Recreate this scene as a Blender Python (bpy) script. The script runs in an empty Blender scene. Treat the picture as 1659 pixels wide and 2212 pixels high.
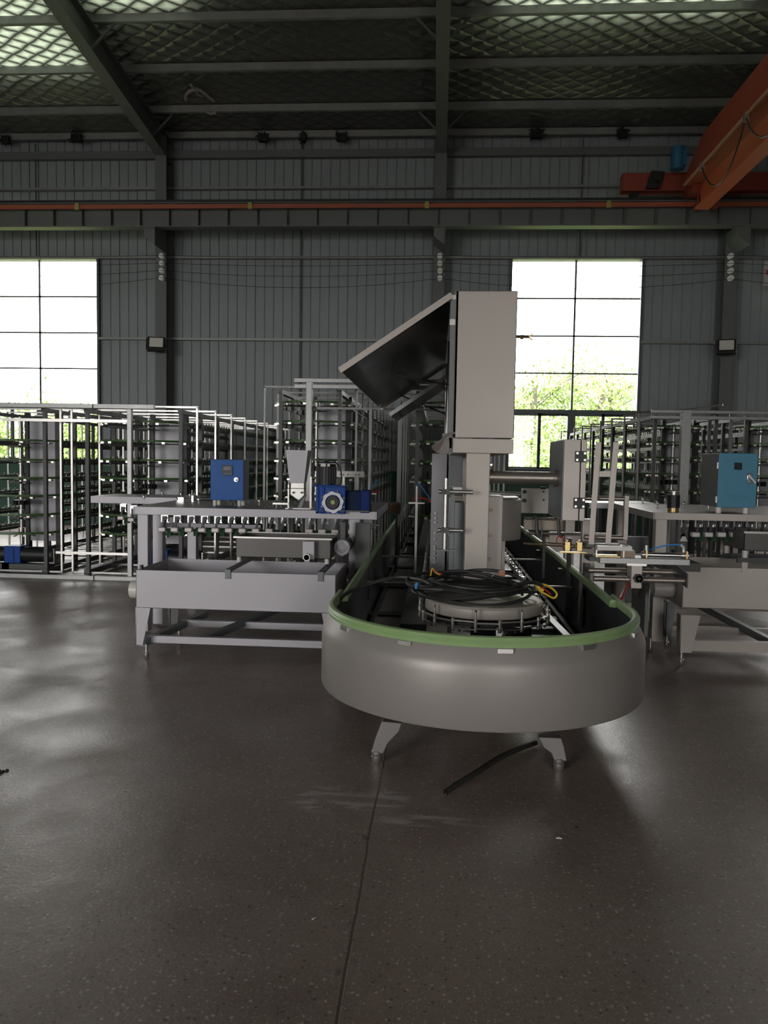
import bpy, math, random
from mathutils import Vector, Matrix
random.seed(7)
PI = math.pi
sc = bpy.context.scene
COL = sc.collection
# ------------------------------------------------------------------ camera
F, CX, CY, H = 1700.0, 829.5, 1106.0, 1.5
YAW, PITCH, ROLL = math.radians(3.8157), math.radians(3.6686), math.radians(1.0)
RC = Matrix.Rotation(YAW, 3, 'Z') @ Matrix.Rotation(PI / 2 - PITCH, 3, 'X') @ Matrix.Rotation(ROLL, 3, 'Z')
cam = bpy.data.cameras.new('camera'); cam.sensor_fit = 'VERTICAL'; cam.sensor_height = 36
cam.lens = F / 2212 * 36; cam.clip_end = 300
camo = bpy.data.objects.new('camera', cam); COL.objects.link(camo)
camo.matrix_world = Matrix.Translation((0, 0, H)) @ RC.to_4x4()
sc.camera = camo
# ------------------------------------------------------------------ render look
sc.view_settings.view_transform = 'Standard'; sc.view_settings.look = 'None'
sc.view_settings.gamma = 1; sc.view_settings.use_curve_mapping = False
sc.view_settings.exposure = 0.95
try:
    sc.cycles.use_denoising = True
    sc.cycles.max_bounces = 8; sc.cycles.diffuse_bounces = 4; sc.cycles.transparent_max_bounces = 16
    sc.cycles.sample_clamp_indirect = 6.0
except Exception: pass
# ------------------------------------------------------------------ sky (bright overcast)
SKY = 7.0
w = bpy.data.worlds.new('sky'); sc.world = w; w.use_nodes = True
bg = w.node_tree.nodes['Background']; bg.inputs[0].default_value = (1.0, 0.97, 0.95, 1); bg.inputs[1].default_value = SKY

WALL_Y, REAR_Y, LEFT_X, RIGHT_X = 17.0, -12.0, -19.0, 18.0
EAVE, SLOPE, RIDGE_Y = 8.34, 0.10, 2.5
def portal(name, loc, sx, sy, rot):
    l = bpy.data.lights.new(name, 'AREA'); l.shape = 'RECTANGLE'; l.size = sx; l.size_y = sy
    l.cycles.is_portal = True
    o = bpy.data.objects.new(name, l); COL.objects.link(o); o.location = loc; o.rotation_euler = rot
# daylight openings of the hall
WZ0, WZ1 = 1.4, 5.765
WINS = [(-10.13, -7.47), (1.48, 4.14), (7.6, 10.26), (-16.1, -13.44)]  # last two lie out of view, added for the daylight they let in
for i, (a, b) in enumerate(WINS):
    portal('window_daylight', ((a + b) / 2, WALL_Y + .14, (WZ0 + WZ1) / 2), b - a, WZ1 - WZ0, (-PI / 2, 0, 0))
DOORS = [(-14.0, -6.5, 0.0, 5.2), (2.5, 5.5, 0.0, 4.4)]          # unseen open gates behind the camera, sized and placed for light on the fronts
for a, b, z0, z1 in DOORS:
    portal('gate_daylight', ((a + b) / 2, REAR_Y - .1, (z0 + z1) / 2), b - a, z1 - z0, (PI / 2, 0, 0))
SKYL = [(-10.6, -6.5, 11.0, 14.6), (-5.7, -4.2, 10.6, 12.9), (.9, 4.6, 10.6, 13.3)]                                     # skylight strips in the roof sheet
def roof_z(y): return EAVE + SLOPE * (WALL_Y - y) if y > RIDGE_Y else EAVE + SLOPE * (WALL_Y - RIDGE_Y) - SLOPE * (RIDGE_Y - y)
for a, b, y0, y1 in SKYL:
    portal('skylight_daylight', ((a + b) / 2, (y0 + y1) / 2, roof_z((y0 + y1) / 2) + .22), b - a, y1 - y0, (0, 0, 0))

# ------------------------------------------------------------------ helpers
def at(px, py, Y=None, z=None, X=None):
    d = RC @ Vector(((px - CX) / F, -(py - CY) / F, -1))
    t = Y / d.y if Y is not None else ((z - H) / d.z if z is not None else X / d.x)
    return Vector((0, 0, H)) + d * t
def XZ(px, py, Y):
    p = at(px, py, Y); return p.x, p.z

MATS = {}
def mat(name, col, metal=0.0, rough=0.5, var=0.08, scale=6.0, bump=0.0, bscale=80.0, spec=0.5, dirt=None):
    if name in MATS: return MATS[name]
    m = bpy.data.materials.new(name); m.use_nodes = True; nt = m.node_tree; N = nt.nodes; L = nt.links
    b = N['Principled BSDF']; b.inputs['Metallic'].default_value = metal; b.inputs['Roughness'].default_value = rough
    b.inputs['Specular IOR Level'].default_value = spec
    tc = N.new('ShaderNodeTexCoord')
    n = N.new('ShaderNodeTexNoise'); n.inputs['Scale'].default_value = scale; n.inputs['Detail'].default_value = 5
    L.new(tc.outputs['Object'], n.inputs['Vector'])
    r = N.new('ShaderNodeMix'); r.data_type = 'RGBA'
    r.inputs[6].default_value = (*[c * (1 - var) for c in col], 1)
    d2 = dirt if dirt else [min(1, c * (1 + var)) for c in col]
    r.inputs[7].default_value = (*d2, 1)
    L.new(n.outputs['Fac'], r.inputs[0]); L.new(r.outputs[2], b.inputs['Base Color'])
    mr = N.new('ShaderNodeMapRange'); mr.inputs[3].default_value = max(0.02, rough - .08); mr.inputs[4].default_value = min(1, rough + .1)
    L.new(n.outputs['Fac'], mr.inputs[0]); L.new(mr.outputs[0], b.inputs['Roughness'])
    if bump:
        n2 = N.new('ShaderNodeTexNoise'); n2.inputs['Scale'].default_value = bscale; L.new(tc.outputs['Object'], n2.inputs['Vector'])
        bp = N.new('ShaderNodeBump'); bp.inputs['Strength'].default_value = bump; bp.inputs['Distance'].default_value = .01
        L.new(n2.outputs['Fac'], bp.inputs['Height']); L.new(bp.outputs[0], b.inputs['Normal'])
    MATS[name] = m; return m

SPLIT = set('''stretcher flap_stay hinge latch_tab door_bolt bolt hinge_screw wing_screw fly_brace door_hinge frame_beam pan_plate
cable_trolley base_rail diagonal_brace support_bar corner_post upright rod roller_clip shelf_leg cylinder_bracket elbow_fitting cross_bar
festoon_cable casting_rib flange_bolt rating_plate end_block bar knob wire_clamp rear_rail stand beam_brace hook spring vent_slat hanger cylinder_head
guide_tube foot leg'''.split())
class G:
    def __init__(s): s.v = []; s.f = []; s.cut = []
    def add(s, vs, fs):
        n = len(s.v); s.cut.append((n, len(s.f))); s.v += [tuple(v) for v in vs]; s.f += [tuple(i + n for i in f) for f in fs]; return s
    def box(s, x0, x1, y0, y1, z0, z1, M=None):
        vs = [Vector((x, y, z)) for z in (z0, z1) for y in (y0, y1) for x in (x0, x1)]
        if M: vs = [M @ v for v in vs]
        return s.add(vs, [(0, 2, 3, 1), (4, 5, 7, 6), (0, 1, 5, 4), (2, 6, 7, 3), (0, 4, 6, 2), (1, 3, 7, 5)])
    def beam(s, p, q, w, h=None, up=(0, 0, 1)):
        h = h or w; p = Vector(p); q = Vector(q); d = (q - p); L = d.length; d.normalize()
        u = Vector(up)
        if abs(d.dot(u)) > .98: u = Vector((0, 1, 0))
        a = d.cross(u).normalized(); b = a.cross(d).normalized()
        vs = []
        for c in (p, q):
            for i, j in ((-1, -1), (1, -1), (1, 1), (-1, 1)): vs.append(c + a * i * w / 2 + b * j * h / 2)
        return s.add(vs, [(0, 1, 2, 3), (7, 6, 5, 4), (0, 4, 5, 1), (1, 5, 6, 2), (2, 6, 7, 3), (3, 7, 4, 0)])
    def cyl(s, p, q, r, n=12, r2=None):
        r2 = r if r2 is None else r2; p = Vector(p); q = Vector(q); d = (q - p).normalized()
        u = Vector((0, 0, 1)) if abs(d.z) < .9 else Vector((1, 0, 0))
        a = d.cross(u).normalized(); b = a.cross(d).normalized(); vs = []
        for c, rr in ((p, r), (q, r2)):
            for k in range(n):
                t = 2 * PI * k / n; vs.append(c + a * math.cos(t) * rr + b * math.sin(t) * rr)
        fs = [(k, (k + 1) % n, n + (k + 1) % n, n + k) for k in range(n)]
        fs += [tuple(range(n - 1, -1, -1)), tuple(range(n, 2 * n))]
        return s.add(vs, fs)
    def lathe(s, c, prof, n=32, axis='Z'):
        vs = []; c = Vector(c)
        for r, z in prof:
            for k in range(n):
                t = 2 * PI * k / n; x, y = r * math.cos(t), r * math.sin(t)
                vs.append(c + (Vector((x, y, z)) if axis == 'Z' else (Vector((x, z, y)) if axis == 'Y' else Vector((z, x, y)))))
        m = len(prof); fs = []
        for i in range(m - 1):
            for k in range(n): fs.append((i * n + k, i * n + (k + 1) % n, (i + 1) * n + (k + 1) % n, (i + 1) * n + k))
        if prof[0][0] > 1e-6: fs.append(tuple(range(n - 1, -1, -1)))
        if prof[-1][0] > 1e-6: fs.append(tuple(range((m - 1) * n, m * n)))
        return s.add(vs, fs)
    def tube(s, pts, r, n=8, closed=False):
        pts = [Vector(p) for p in pts]; m = len(pts); vs = []; prev = None
        for i, p in enumerate(pts):
            a_ = pts[(i - 1) % m] if (closed or i > 0) else p
            b_ = pts[(i + 1) % m] if (closed or i < m - 1) else p
            d = (b_ - a_).normalized()
            if prev is None:
                u = Vector((0, 0, 1)) if abs(d.z) < .9 else Vector((1, 0, 0)); a = d.cross(u).normalized()
            else:
                a = (prev - d * prev.dot(d)).normalized()
            prev = a; b = d.cross(a)
            for k in range(n):
                t = 2 * PI * k / n; vs.append(p + (a * math.cos(t) + b * math.sin(t)) * r)
        fs = []
        for i in range(m if closed else m - 1):
            j = (i + 1) % m
            for k in range(n): fs.append((i * n + k, i * n + (k + 1) % n, j * n + (k + 1) % n, j * n + k))
        if not closed: fs += [tuple(range(n - 1, -1, -1)), tuple(range((m - 1) * n, m * n))]
        return s.add(vs, fs)
    def prism(s, poly, a, b, axis='Y', M=None):
        """poly in the plane normal to axis, from a to b along it"""
        n = len(poly); vs = []
        for t in (a, b):
            for p, q in poly:
                v = Vector((p, t, q)) if axis == 'Y' else (Vector((t, p, q)) if axis == 'X' else Vector((p, q, t)))
                vs.append(M @ v if M else v)
        fs = [tuple(range(n)), tuple(range(2 * n - 1, n - 1, -1))]
        fs += [(i, n + i, n + (i + 1) % n, (i + 1) % n) for i in range(n)]
        return s.add(vs, fs)
    def sweep(s, path, prof, closed=True):
        """path: list of (x,y,nx,ny); prof: list of (offset along normal, z)"""
        m = len(path); k = len(prof); vs = []
        for x, y, nx, ny in path:
            for o, z in prof: vs.append((x + nx * o, y + ny * o, z))
        fs = []
        for i in range(m if closed else m - 1):
            j = (i + 1) % m
            for q in range(k - 1): fs.append((i * k + q, j * k + q, j * k + q + 1, i * k + q + 1))
        return s.add(vs, fs)
    def sweepc(s, path, prof, closed=True):
        m = len(path); k = len(prof); vs = []
        for x, y, nx, ny in path:
            for o, z in prof: vs.append((x + nx * o, y + ny * o, z))
        fs = []
        for i in range(m if closed else m - 1):
            j = (i + 1) % m
            for q in range(k): fs.append((i * k + q, j * k + q, j * k + (q + 1) % k, i * k + (q + 1) % k))
        if not closed: fs += [tuple(range(k)), tuple(range(m * k - 1, (m - 1) * k - 1, -1))]
        return s.add(vs, fs)
    def out(s, name, m, parent=None, smooth=True, bevel=0, recalc=True):
        if parent is not None and name in SPLIT and len(s.cut) > 1:
            o = None; c = s.cut + [(len(s.v), len(s.f))]
            for (v0, f0), (v1, f1) in zip(c, c[1:]):
                g = G(); g.add(s.v[v0:v1], [tuple(i - v0 for i in f) for f in s.f[f0:f1]])
                q = g.out(name, m, parent, smooth, bevel, recalc); o = o or q
            return o
        me = bpy.data.meshes.new(name); me.from_pydata(s.v, [], s.f)
        if recalc:
            import bmesh
            bm = bmesh.new(); bm.from_mesh(me); bmesh.ops.recalc_face_normals(bm, faces=bm.faces); bm.to_mesh(me); bm.free()
        if smooth:
            me.polygons.foreach_set('use_smooth', [True] * len(me.polygons)); me.set_sharp_from_angle(angle=math.radians(35))
        me.materials.append(m)
        o = bpy.data.objects.new(name, me); COL.objects.link(o)
        if parent: o.parent = parent; o.matrix_parent_inverse = parent.matrix_world.inverted()
        if bevel:
            bv = o.modifiers.new('edge', 'BEVEL'); bv.width = bevel; bv.segments = 2; bv.limit_method = 'ANGLE'
        return o
def tag(o, label, cat, group=None, kind=None):
    o['label'] = label; o['category'] = cat
    if group: o['group'] = group
    if kind: o['kind'] = kind
    return o
def thing(name, label, cat, loc=(0, 0, 0), group=None):
    o = bpy.data.objects.new(name, None); COL.objects.link(o); o.location = loc
    o.matrix_world = Matrix.Translation(loc); o.empty_display_size = .1
    return tag(o, label, cat, group)
def struct(o, label=None):
    o['kind'] = 'structure'
    if label: o['label'] = label
    return o
def copy_tree(root, delta, label, group=None, rotz=0):
    r = root.copy(); COL.objects.link(r); r.location = root.location + Vector(delta); r['label'] = label
    if group: r['group'] = group
    for ch in list(root.children):
        c = ch.copy(); COL.objects.link(c); c.parent = r; c.matrix_parent_inverse = ch.matrix_parent_inverse.copy()
        for g in ch.children:
            d = g.copy(); COL.objects.link(d); d.parent = c; d.matrix_parent_inverse = g.matrix_parent_inverse.copy()
    return r
ORD = ['first', 'second', 'third', 'fourth', 'fifth', 'sixth', 'seventh', 'eighth', 'ninth', 'tenth', 'eleventh', 'twelfth', 'thirteenth', 'fourteenth', 'fifteenth']

# ------------------------------------------------------------------ materials
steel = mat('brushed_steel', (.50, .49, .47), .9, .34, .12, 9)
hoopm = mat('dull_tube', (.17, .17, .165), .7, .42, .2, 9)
chrome = mat('chrome', (.75, .75, .75), 1, .16, .05)
dark = mat('dark_steel', (.075, .078, .078), .35, .5, .25, 5)
black = mat('black_rubber', (.018, .018, .018), 0, .55, .2)
iron = mat('dark_iron', (.03, .03, .032), .5, .45, .2)
greyp = mat('grey_enamel', (.41, .40, .43), .15, .42, .05, 3, .05, 300)
beige = mat('warm_grey_enamel', (.42, .385, .35), .25, .42, .05, 3, .05, 300)
skirtm = mat('satin_grey_shell', (.31, .29, .27), .3, .42, .07, 2.5, .03, 200)
mid = mat('blue_grey_enamel', (.16, .175, .18), .1, .45, .06, 3)
galv = mat('galvanised', (.30, .305, .30), .7, .42, .25, 14)
green_trim = mat('green_rubber_trim', (.28, .42, .19), 0, .38, .12, 8)
green_belt = mat('green_belt', (.05, .12, .03), 0, .45, .3, 10)
blue = mat('cobalt_enamel', (.006, .095, .36), 0, .45, .06, 4, spec=.25)
gblue = mat('gear_blue', (.003, .045, .24), .1, .42, .15, 12, spec=.25)
cyan = mat('sky_blue_enamel', (.042, .20, .31), 0, .42, .06, 4)
white = mat('white_plastic', (.62, .60, .57), 0, .4, .06, 5)
pvc = mat('pvc_pipe', (.60, .58, .53), 0, .35, .05, 5)
orange = mat('orange_paint', (.33, .085, .04), .05, .5, .15, 2)
redp = mat('red_crane_paint', (.26, .045, .026), .05, .45, .15, 2)
yellow = mat('yellow_plastic', (.55, .40, .03), 0, .4, .1)
brass = mat('brass', (.45, .33, .15), .9, .32, .1)
darkgreen = mat('dado_green', (.035, .11, .075), 0, .6, .15, 2)
colm = mat('column_paint', (.145, .155, .15), .1, .6, .1, 2)
wallm = mat('wall_sheet', (.27, .305, .312), .05, .52, .10, 1.2)
redt = mat('red_tube', (.4, .02, .015), 0, .35); bluet = mat('blue_tube', (.02, .2, .5), 0, .35)
copper = mat('brown_plug', (.35, .12, .06), 0, .5)
framem = mat('window_frame', (.10, .12, .12), .2, .5)
clip_metal = mat('roller_clip', (.85, .82, .72), .6, .25, .05)  # pale reflective metal, no glow of its own
inner = mat('trough_inner', (.035, .042, .045), .1, .42, .25, 4)
screen = mat('display_glass', (.012, .014, .018), 0, .3, spec=.2)
mirror = mat('glossy_lid', (.17, .175, .165), .85, .2, .3, 3, .15, 5)

def glassm():
    m = bpy.data.materials.new('window_glass'); m.use_nodes = True; N = m.node_tree.nodes; L = m.node_tree.links
    N.clear(); o = N.new('ShaderNodeOutputMaterial'); mx = N.new('ShaderNodeMixShader'); t = N.new('ShaderNodeBsdfTransparent'); g = N.new('ShaderNodeBsdfGlossy')
    g.inputs['Roughness'].default_value = .03; t.inputs[0].default_value = (.96, .98, .97, 1); mx.inputs[0].default_value = .06
    L.new(t.outputs[0], mx.inputs[1]); L.new(g.outputs[0], mx.inputs[2]); L.new(mx.outputs[0], o.inputs[0]); return m
glass = glassm()

def floor_mat():
    m = bpy.data.materials.new('polished_concrete'); m.use_nodes = True; nt = m.node_tree; N = nt.nodes; L = nt.links
    b = N['Principled BSDF']; tc = N.new('ShaderNodeTexCoord'); V = tc.outputs['Object']
    def noise(s, d=4, src=V, dist=0):
        n = N.new('ShaderNodeTexNoise'); n.inputs['Scale'].default_value = s; n.inputs['Detail'].default_value = d; n.inputs['Distortion'].default_value = dist
        L.new(src, n.inputs['Vector']); return n.outputs['Fac']
    def ramp(f, a, c):
        r = N.new('ShaderNodeMapRange'); r.inputs[1].default_value = a; r.inputs[2].default_value = c; L.new(f, r.inputs[0]); return r.outputs[0]
    def mix(f, a, c):
        x = N.new('ShaderNodeMix'); x.data_type = 'RGBA'; L.new(f, x.inputs[0])
        for s, i in ((a, 6), (c, 7)):
            if isinstance(s, tuple): x.inputs[i].default_value = (*s, 1)
            else: L.new(s, x.inputs[i])
        return x.outputs[2]
    def math_(op, a, c=None):
        x = N.new('ShaderNodeMath'); x.operation = op
        for s, i in ((a, 0), (c, 1)):
            if s is None: continue
            if isinstance(s, (int, float)): x.inputs[i].default_value = s
            else: L.new(s, x.inputs[i])
        return x.outputs[0]
    base = mix(ramp(noise(1.1, 5), .35, .65), (.215, .162, .140), (.305, .24, .212))
    base = mix(ramp(noise(14, 4), .40, .7), base, (.24, .20, .172))
    # aggregate chips
    def chips(scale, thr, lo, hi, col, base):
        v = N.new('ShaderNodeTexVoronoi'); v.inputs['Scale'].default_value = scale; L.new(V, v.inputs['Vector'])
        hs = N.new('ShaderNodeSeparateColor'); L.new(v.outputs['Color'], hs.inputs[0])
        pick = math_('GREATER_THAN', hs.outputs[0], thr)
        near = ramp(v.outputs['Distance'], hi, lo)
        return mix(math_('MULTIPLY', math_('MULTIPLY', pick, near), .8), base, col)
    base = chips(58, .84, .22, .40, (.52, .48, .42), base)
    base = chips(95, .72, .20, .42, (.40, .36, .32), base)
    base = chips(150, .70, .20, .42, (.36, .33, .29), base)
    base = chips(52, .90, .2, .36, (.08, .07, .06), base)
    base = chips(110, .84, .2, .4, (.09, .08, .07), base)
    # scuffed pale smears beside the joint
    sx = N.new('ShaderNodeSeparateXYZ'); L.new(V, sx.inputs[0])
    X, Y = sx.outputs[0], sx.outputs[1]
    def blob(cx, cy, rx, ry):
        a = math_('POWER', math_('DIVIDE', math_('SUBTRACT', X, cx), rx), 2); c = math_('POWER', math_('DIVIDE', math_('SUBTRACT', Y, cy), ry), 2)
        return ramp(math_('ADD', a, c), 1.0, .3)
    st = N.new('ShaderNodeMapping'); st.inputs['Scale'].default_value = (5, 22, 5); L.new(V, st.inputs['Vector'])
    streak = ramp(noise(1, 5, st.outputs[0], .6), .47, .62)
    sm = math_('MAXIMUM', blob(-.42, 3.38, .26, .16), math_('MAXIMUM', blob(.0, 3.22, .32, .07), blob(-.2, 3.42, .12, .14)))
    base = mix(math_('MULTIPLY', math_('MULTIPLY', sm, streak), .9), base, (.46, .43, .42))
    # saw-cut joint with chipped edge
    wob = math_('MULTIPLY', math_('SUBTRACT', noise(2.2, 3), .5), .02)
    d = math_('ABSOLUTE', math_('ADD', math_('SUBTRACT', X, -.238), wob))
    line = ramp(d, .006, .0035)
    base = mix(math_('MULTIPLY', line, .8), base, (.08, .055, .035))
    chip = math_('MULTIPLY', ramp(d, .03, .012), ramp(noise(7, 3), .62, .68))
    base = mix(chip, base, (.03, .024, .02))
    L.new(base, b.inputs['Base Color'])
    rr = N.new('ShaderNodeMapRange'); rr.inputs[1].default_value = .35; rr.inputs[2].default_value = .7; rr.inputs[3].default_value = .30; rr.inputs[4].default_value = .52
    L.new(noise(1.7, 8, V, .4), rr.inputs[0]); L.new(rr.outputs[0], b.inputs['Roughness'])
    b.inputs['Specular IOR Level'].default_value = .5
    h = math_('ADD', math_('MULTIPLY', noise(60, 3), .35), math_('ADD', math_('MULTIPLY', noise(5, 6), 1.2), math_('MULTIPLY', line, -1.5)))
    bp = N.new('ShaderNodeBump'); bp.inputs['Strength'].default_value = .22; bp.inputs['Distance'].default_value = .012
    L.new(h, bp.inputs['Height']); L.new(bp.outputs[0], b.inputs['Normal'])
    return m
def foil_mat():
    m = bpy.data.materials.new('quilted_foil'); m.use_nodes = True; nt = m.node_tree; N = nt.nodes; L = nt.links
    b = N['Principled BSDF']; out = N['Material Output']; tc = N.new('ShaderNodeTexCoord')
    outs = []
    for ang in (.60, -.60):
        mp = N.new('ShaderNodeMapping'); mp.inputs['Rotation'].default_value = (0, 0, ang); mp.inputs['Scale'].default_value = (1, 1, .0)
        L.new(tc.outputs['Object'], mp.inputs['Vector'])
        wv = N.new('ShaderNodeTexWave'); wv.wave_type = 'BANDS'; wv.bands_direction = 'Y'; wv.wave_profile = 'SIN'; wv.inputs['Scale'].default_value = 1.3
        wv.inputs['Distortion'].default_value = 1.6; wv.inputs['Detail'].default_value = 2; wv.inputs['Detail Scale'].default_value = 1.4
        L.new(mp.outputs[0], wv.inputs['Vector'])
        pw = N.new('ShaderNodeMath'); pw.operation = 'POWER'; pw.inputs[1].default_value = .45; L.new(wv.outputs['Fac'], pw.inputs[0]); outs.append(pw.outputs[0])
    mn = N.new('ShaderNodeMath'); mn.operation = 'MINIMUM'; L.new(outs[0], mn.inputs[0]); L.new(outs[1], mn.inputs[1])
    n = N.new('ShaderNodeTexNoise'); n.inputs['Scale'].default_value = 9; n.inputs['Detail'].default_value = 5; L.new(tc.outputs['Object'], n.inputs['Vector'])
    ad = N.new('ShaderNodeMath'); ad.operation = 'MULTIPLY_ADD'; ad.inputs[1].default_value = .5; L.new(n.outputs['Fac'], ad.inputs[0]); L.new(mn.outputs[0], ad.inputs[2])
    bp = N.new('ShaderNodeBump'); bp.inputs['Strength'].default_value = .75; bp.inputs['Distance'].default_value = .03; L.new(ad.outputs[0], bp.inputs['Height'])
    L.new(bp.outputs[0], b.inputs['Normal'])
    b.inputs['Base Color'].default_value = (.15, .15, .14, 1); b.inputs['Metallic'].default_value = .7; b.inputs['Roughness'].default_value = .36
    t = N.new('ShaderNodeBsdfTranslucent'); t.inputs[0].default_value = (.74, .88, .64, 1)
    L.new(bp.outputs[0], t.inputs['Normal'])
    mr = N.new('ShaderNodeMapRange'); mr.inputs[1].default_value = .15; mr.inputs[2].default_value = .95; mr.inputs[3].default_value = .004; mr.inputs[4].default_value = .085
    L.new(mn.outputs[0], mr.inputs[0])
    mx = N.new('ShaderNodeMixShader'); L.new(mr.outputs[0], mx.inputs[0])
    L.new(b.outputs[0], mx.inputs[1]); L.new(t.outputs[0], mx.inputs[2]); L.new(mx.outputs[0], out.inputs[0])
    return m
floorm = floor_mat(); foil = foil_mat()

# ================================================================== the hall
struct(G().add([(LEFT_X, REAR_Y, 0), (RIGHT_X, REAR_Y, 0), (RIGHT_X, WALL_Y + .2, 0), (LEFT_X, WALL_Y + .2, 0)], [(0, 1, 2, 3)]).out('floor', floorm, smooth=False), 'brown grey polished concrete floor with a straight saw-cut joint')

def sheet(g, x0, x1, z0, z1, y=WALL_Y):
    """ribbed cladding: flat pans with narrow rolled seams every 0.2 m"""
    xs = [x0]; k = math.ceil(x0 / .2)
    pts = [(x0, 0)]
    while k * .2 < x1 - .02:
        c = k * .2
        if c > x0 + .02:
            dd = .022 if k % 5 == 0 else .012
            pts += [(c - .014, 0), (c - .006, -dd), (c + .006, -dd), (c + .009, .016), (c + .014, 0)]
        k += 1
    pts.append((x1, 0)); vs = []
    for x, d in pts: vs += [(x, y + d, z0), (x, y + d, z1)]
    g.add(vs, [(2 * i, 2 * i + 2, 2 * i + 3, 2 * i + 1) for i in range(len(pts) - 1)])
g = G(); xs = sorted(WINS); cur = LEFT_X
for a, b in xs:
    sheet(g, cur, a, 1.25, 8.9); sheet(g, a, b, WZ1, 8.9); cur = b
sheet(g, cur, RIGHT_X, 1.25, 8.9)
wb = struct(g.out('wall_back', wallm, recalc=False), 'grey ribbed sheet-metal wall with tall windows')
g = G().box(LEFT_X, RIGHT_X, WALL_Y - .02, WALL_Y + .2, 0, 1.3)
for a, b in xs: g.box(a, b, WALL_Y - .02, WALL_Y + .2, 1.3, WZ0)
struct(g.out('dado', darkgreen, wb, smooth=False)); 
g = G()
for y0, y1 in ((REAR_Y, WALL_Y),):
    g.box(LEFT_X - .1, LEFT_X, y0, y1, 0, 10.5)
struct(g.out('wall_left', wallm))
struct(G().box(RIGHT_X, RIGHT_X + .1, REAR_Y, WALL_Y, 0, 10.5).out('wall_right', wallm))
g = G(); cur = LEFT_X
for a, b, z0, z1 in DOORS:
    g.box(cur, a, REAR_Y - .1, REAR_Y, 0, 10.5); g.box(a, b, REAR_Y - .1, REAR_Y, z1, 10.5); cur = b
g.box(cur, RIGHT_X, REAR_Y - .1, REAR_Y, 0, 10.5)
struct(g.out('wall_front', wallm))

# roof: foil blanket below, metal sheet above with skylight strips left open
g = G(); nx = 60
ys = [WALL_Y, RIDGE_Y, REAR_Y]
for i in range(2):
    g.add([(LEFT_X, ys[i], roof_z(ys[i])), (RIGHT_X, ys[i], roof_z(ys[i])), (RIGHT_X, ys[i + 1], roof_z(ys[i + 1])), (LEFT_X, ys[i + 1], roof_z(ys[i + 1]))], [(0, 1, 2, 3)])
ceil = struct(g.out('ceiling', foil, smooth=False), 'silver quilted foil insulation under the roof')
g = G(); hx = sorted(set([LEFT_X, RIGHT_X] + [v for s in SKYL for v in s[:2]])); hy = sorted(set([REAR_Y, RIDGE_Y, WALL_Y + .3] + [v for s in SKYL for v in s[2:]]))
for i in range(len(hx) - 1):
    for j in range(len(hy) - 1):
        mx_, my_ = (hx[i] + hx[i + 1]) / 2, (hy[j] + hy[j + 1]) / 2
        if any(a < mx_ < b and c < my_ < d for a, b, c, d in SKYL): continue
        x0, x1, y0, y1 = hx[i], hx[i + 1], hy[j], hy[j + 1]
        g.add([(x0, y0, roof_z(y0) + .19), (x1, y0, roof_z(y0) + .19), (x1, y1, roof_z(y1) + .19), (x0, y1, roof_z(y1) + .19)], [(0, 1, 2, 3)])
struct(g.out('roof_sheet', dark, ceil, smooth=False))

# columns, rafters
COLX = [-5.90, -.06, 5.79, -11.9, 11.7]
for i, x in enumerate(COLX):
    c = thing('steel_column', '', 'column', (x, 16.7, 0)); c['kind'] = 'structure'
    c['label'] = ['grey H-section steel column right of the left window', 'grey steel column behind the tall grey hood', 'grey steel column right of the right window', 'steel column beyond the left window', 'steel column far right'][i]
    G().box(x - .12, x + .12, 16.5, 16.515, 0, 8.2).box(x - .12, x + .12, 16.94, 16.955, 0, 8.2).box(x - .007, x + .007, 16.515, 16.94, 0, 8.2).out('flange_section', colm, c, smooth=False)
    G().prism([(x - .11, 6.13), (x + .11, 6.13), (x + .11, 5.78), (x - .11, 5.95)], 15.85, 16.5).box(x - .14, x + .14, 15.8, 16.5, 6.12, 6.15).out('corbel', colm, c, smooth=False)
    r = thing('roof_rafter', '', 'rafter', (x, 14, 8.3)); r['kind'] = 'structure'
    r['label'] = ['dark steel rafter rising from the column beside the left window', 'dark steel rafter overhead above the grey hood', 'steel rafter right of the crane', 'rafter beyond the left window', 'rafter far right'][i]
    g = G()
    for (y0, y1) in ((16.95, RIDGE_Y), (REAR_Y, RIDGE_Y)):
        zz = lambda y, d: roof_z(y) - .14 - d
        for w_, d0, d1 in ((.22, .0, .014), (.01, .014, .44), (.22, .44, .456)):
            vs = [(x + sx * w_ / 2, y, zz(y, d)) for y in (y0, y1) for d in (d0, d1) for sx in (-1, 1)]
            g.add(vs, [(0, 1, 3, 2), (4, 6, 7, 5), (0, 4, 5, 1), (2, 3, 7, 6), (0, 2, 6, 4), (1, 5, 7, 3)])
    g.out('flange_section', colm, r, smooth=False)
    g = G()
    for yy in (15.9, 13.1):
        for sx in (-1, 1): g.beam((x, yy, roof_z(yy) - .55), (x + sx * .45, yy, roof_z(yy) - .1), .035)
    g.out('fly_brace', colm, r, smooth=False)
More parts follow.
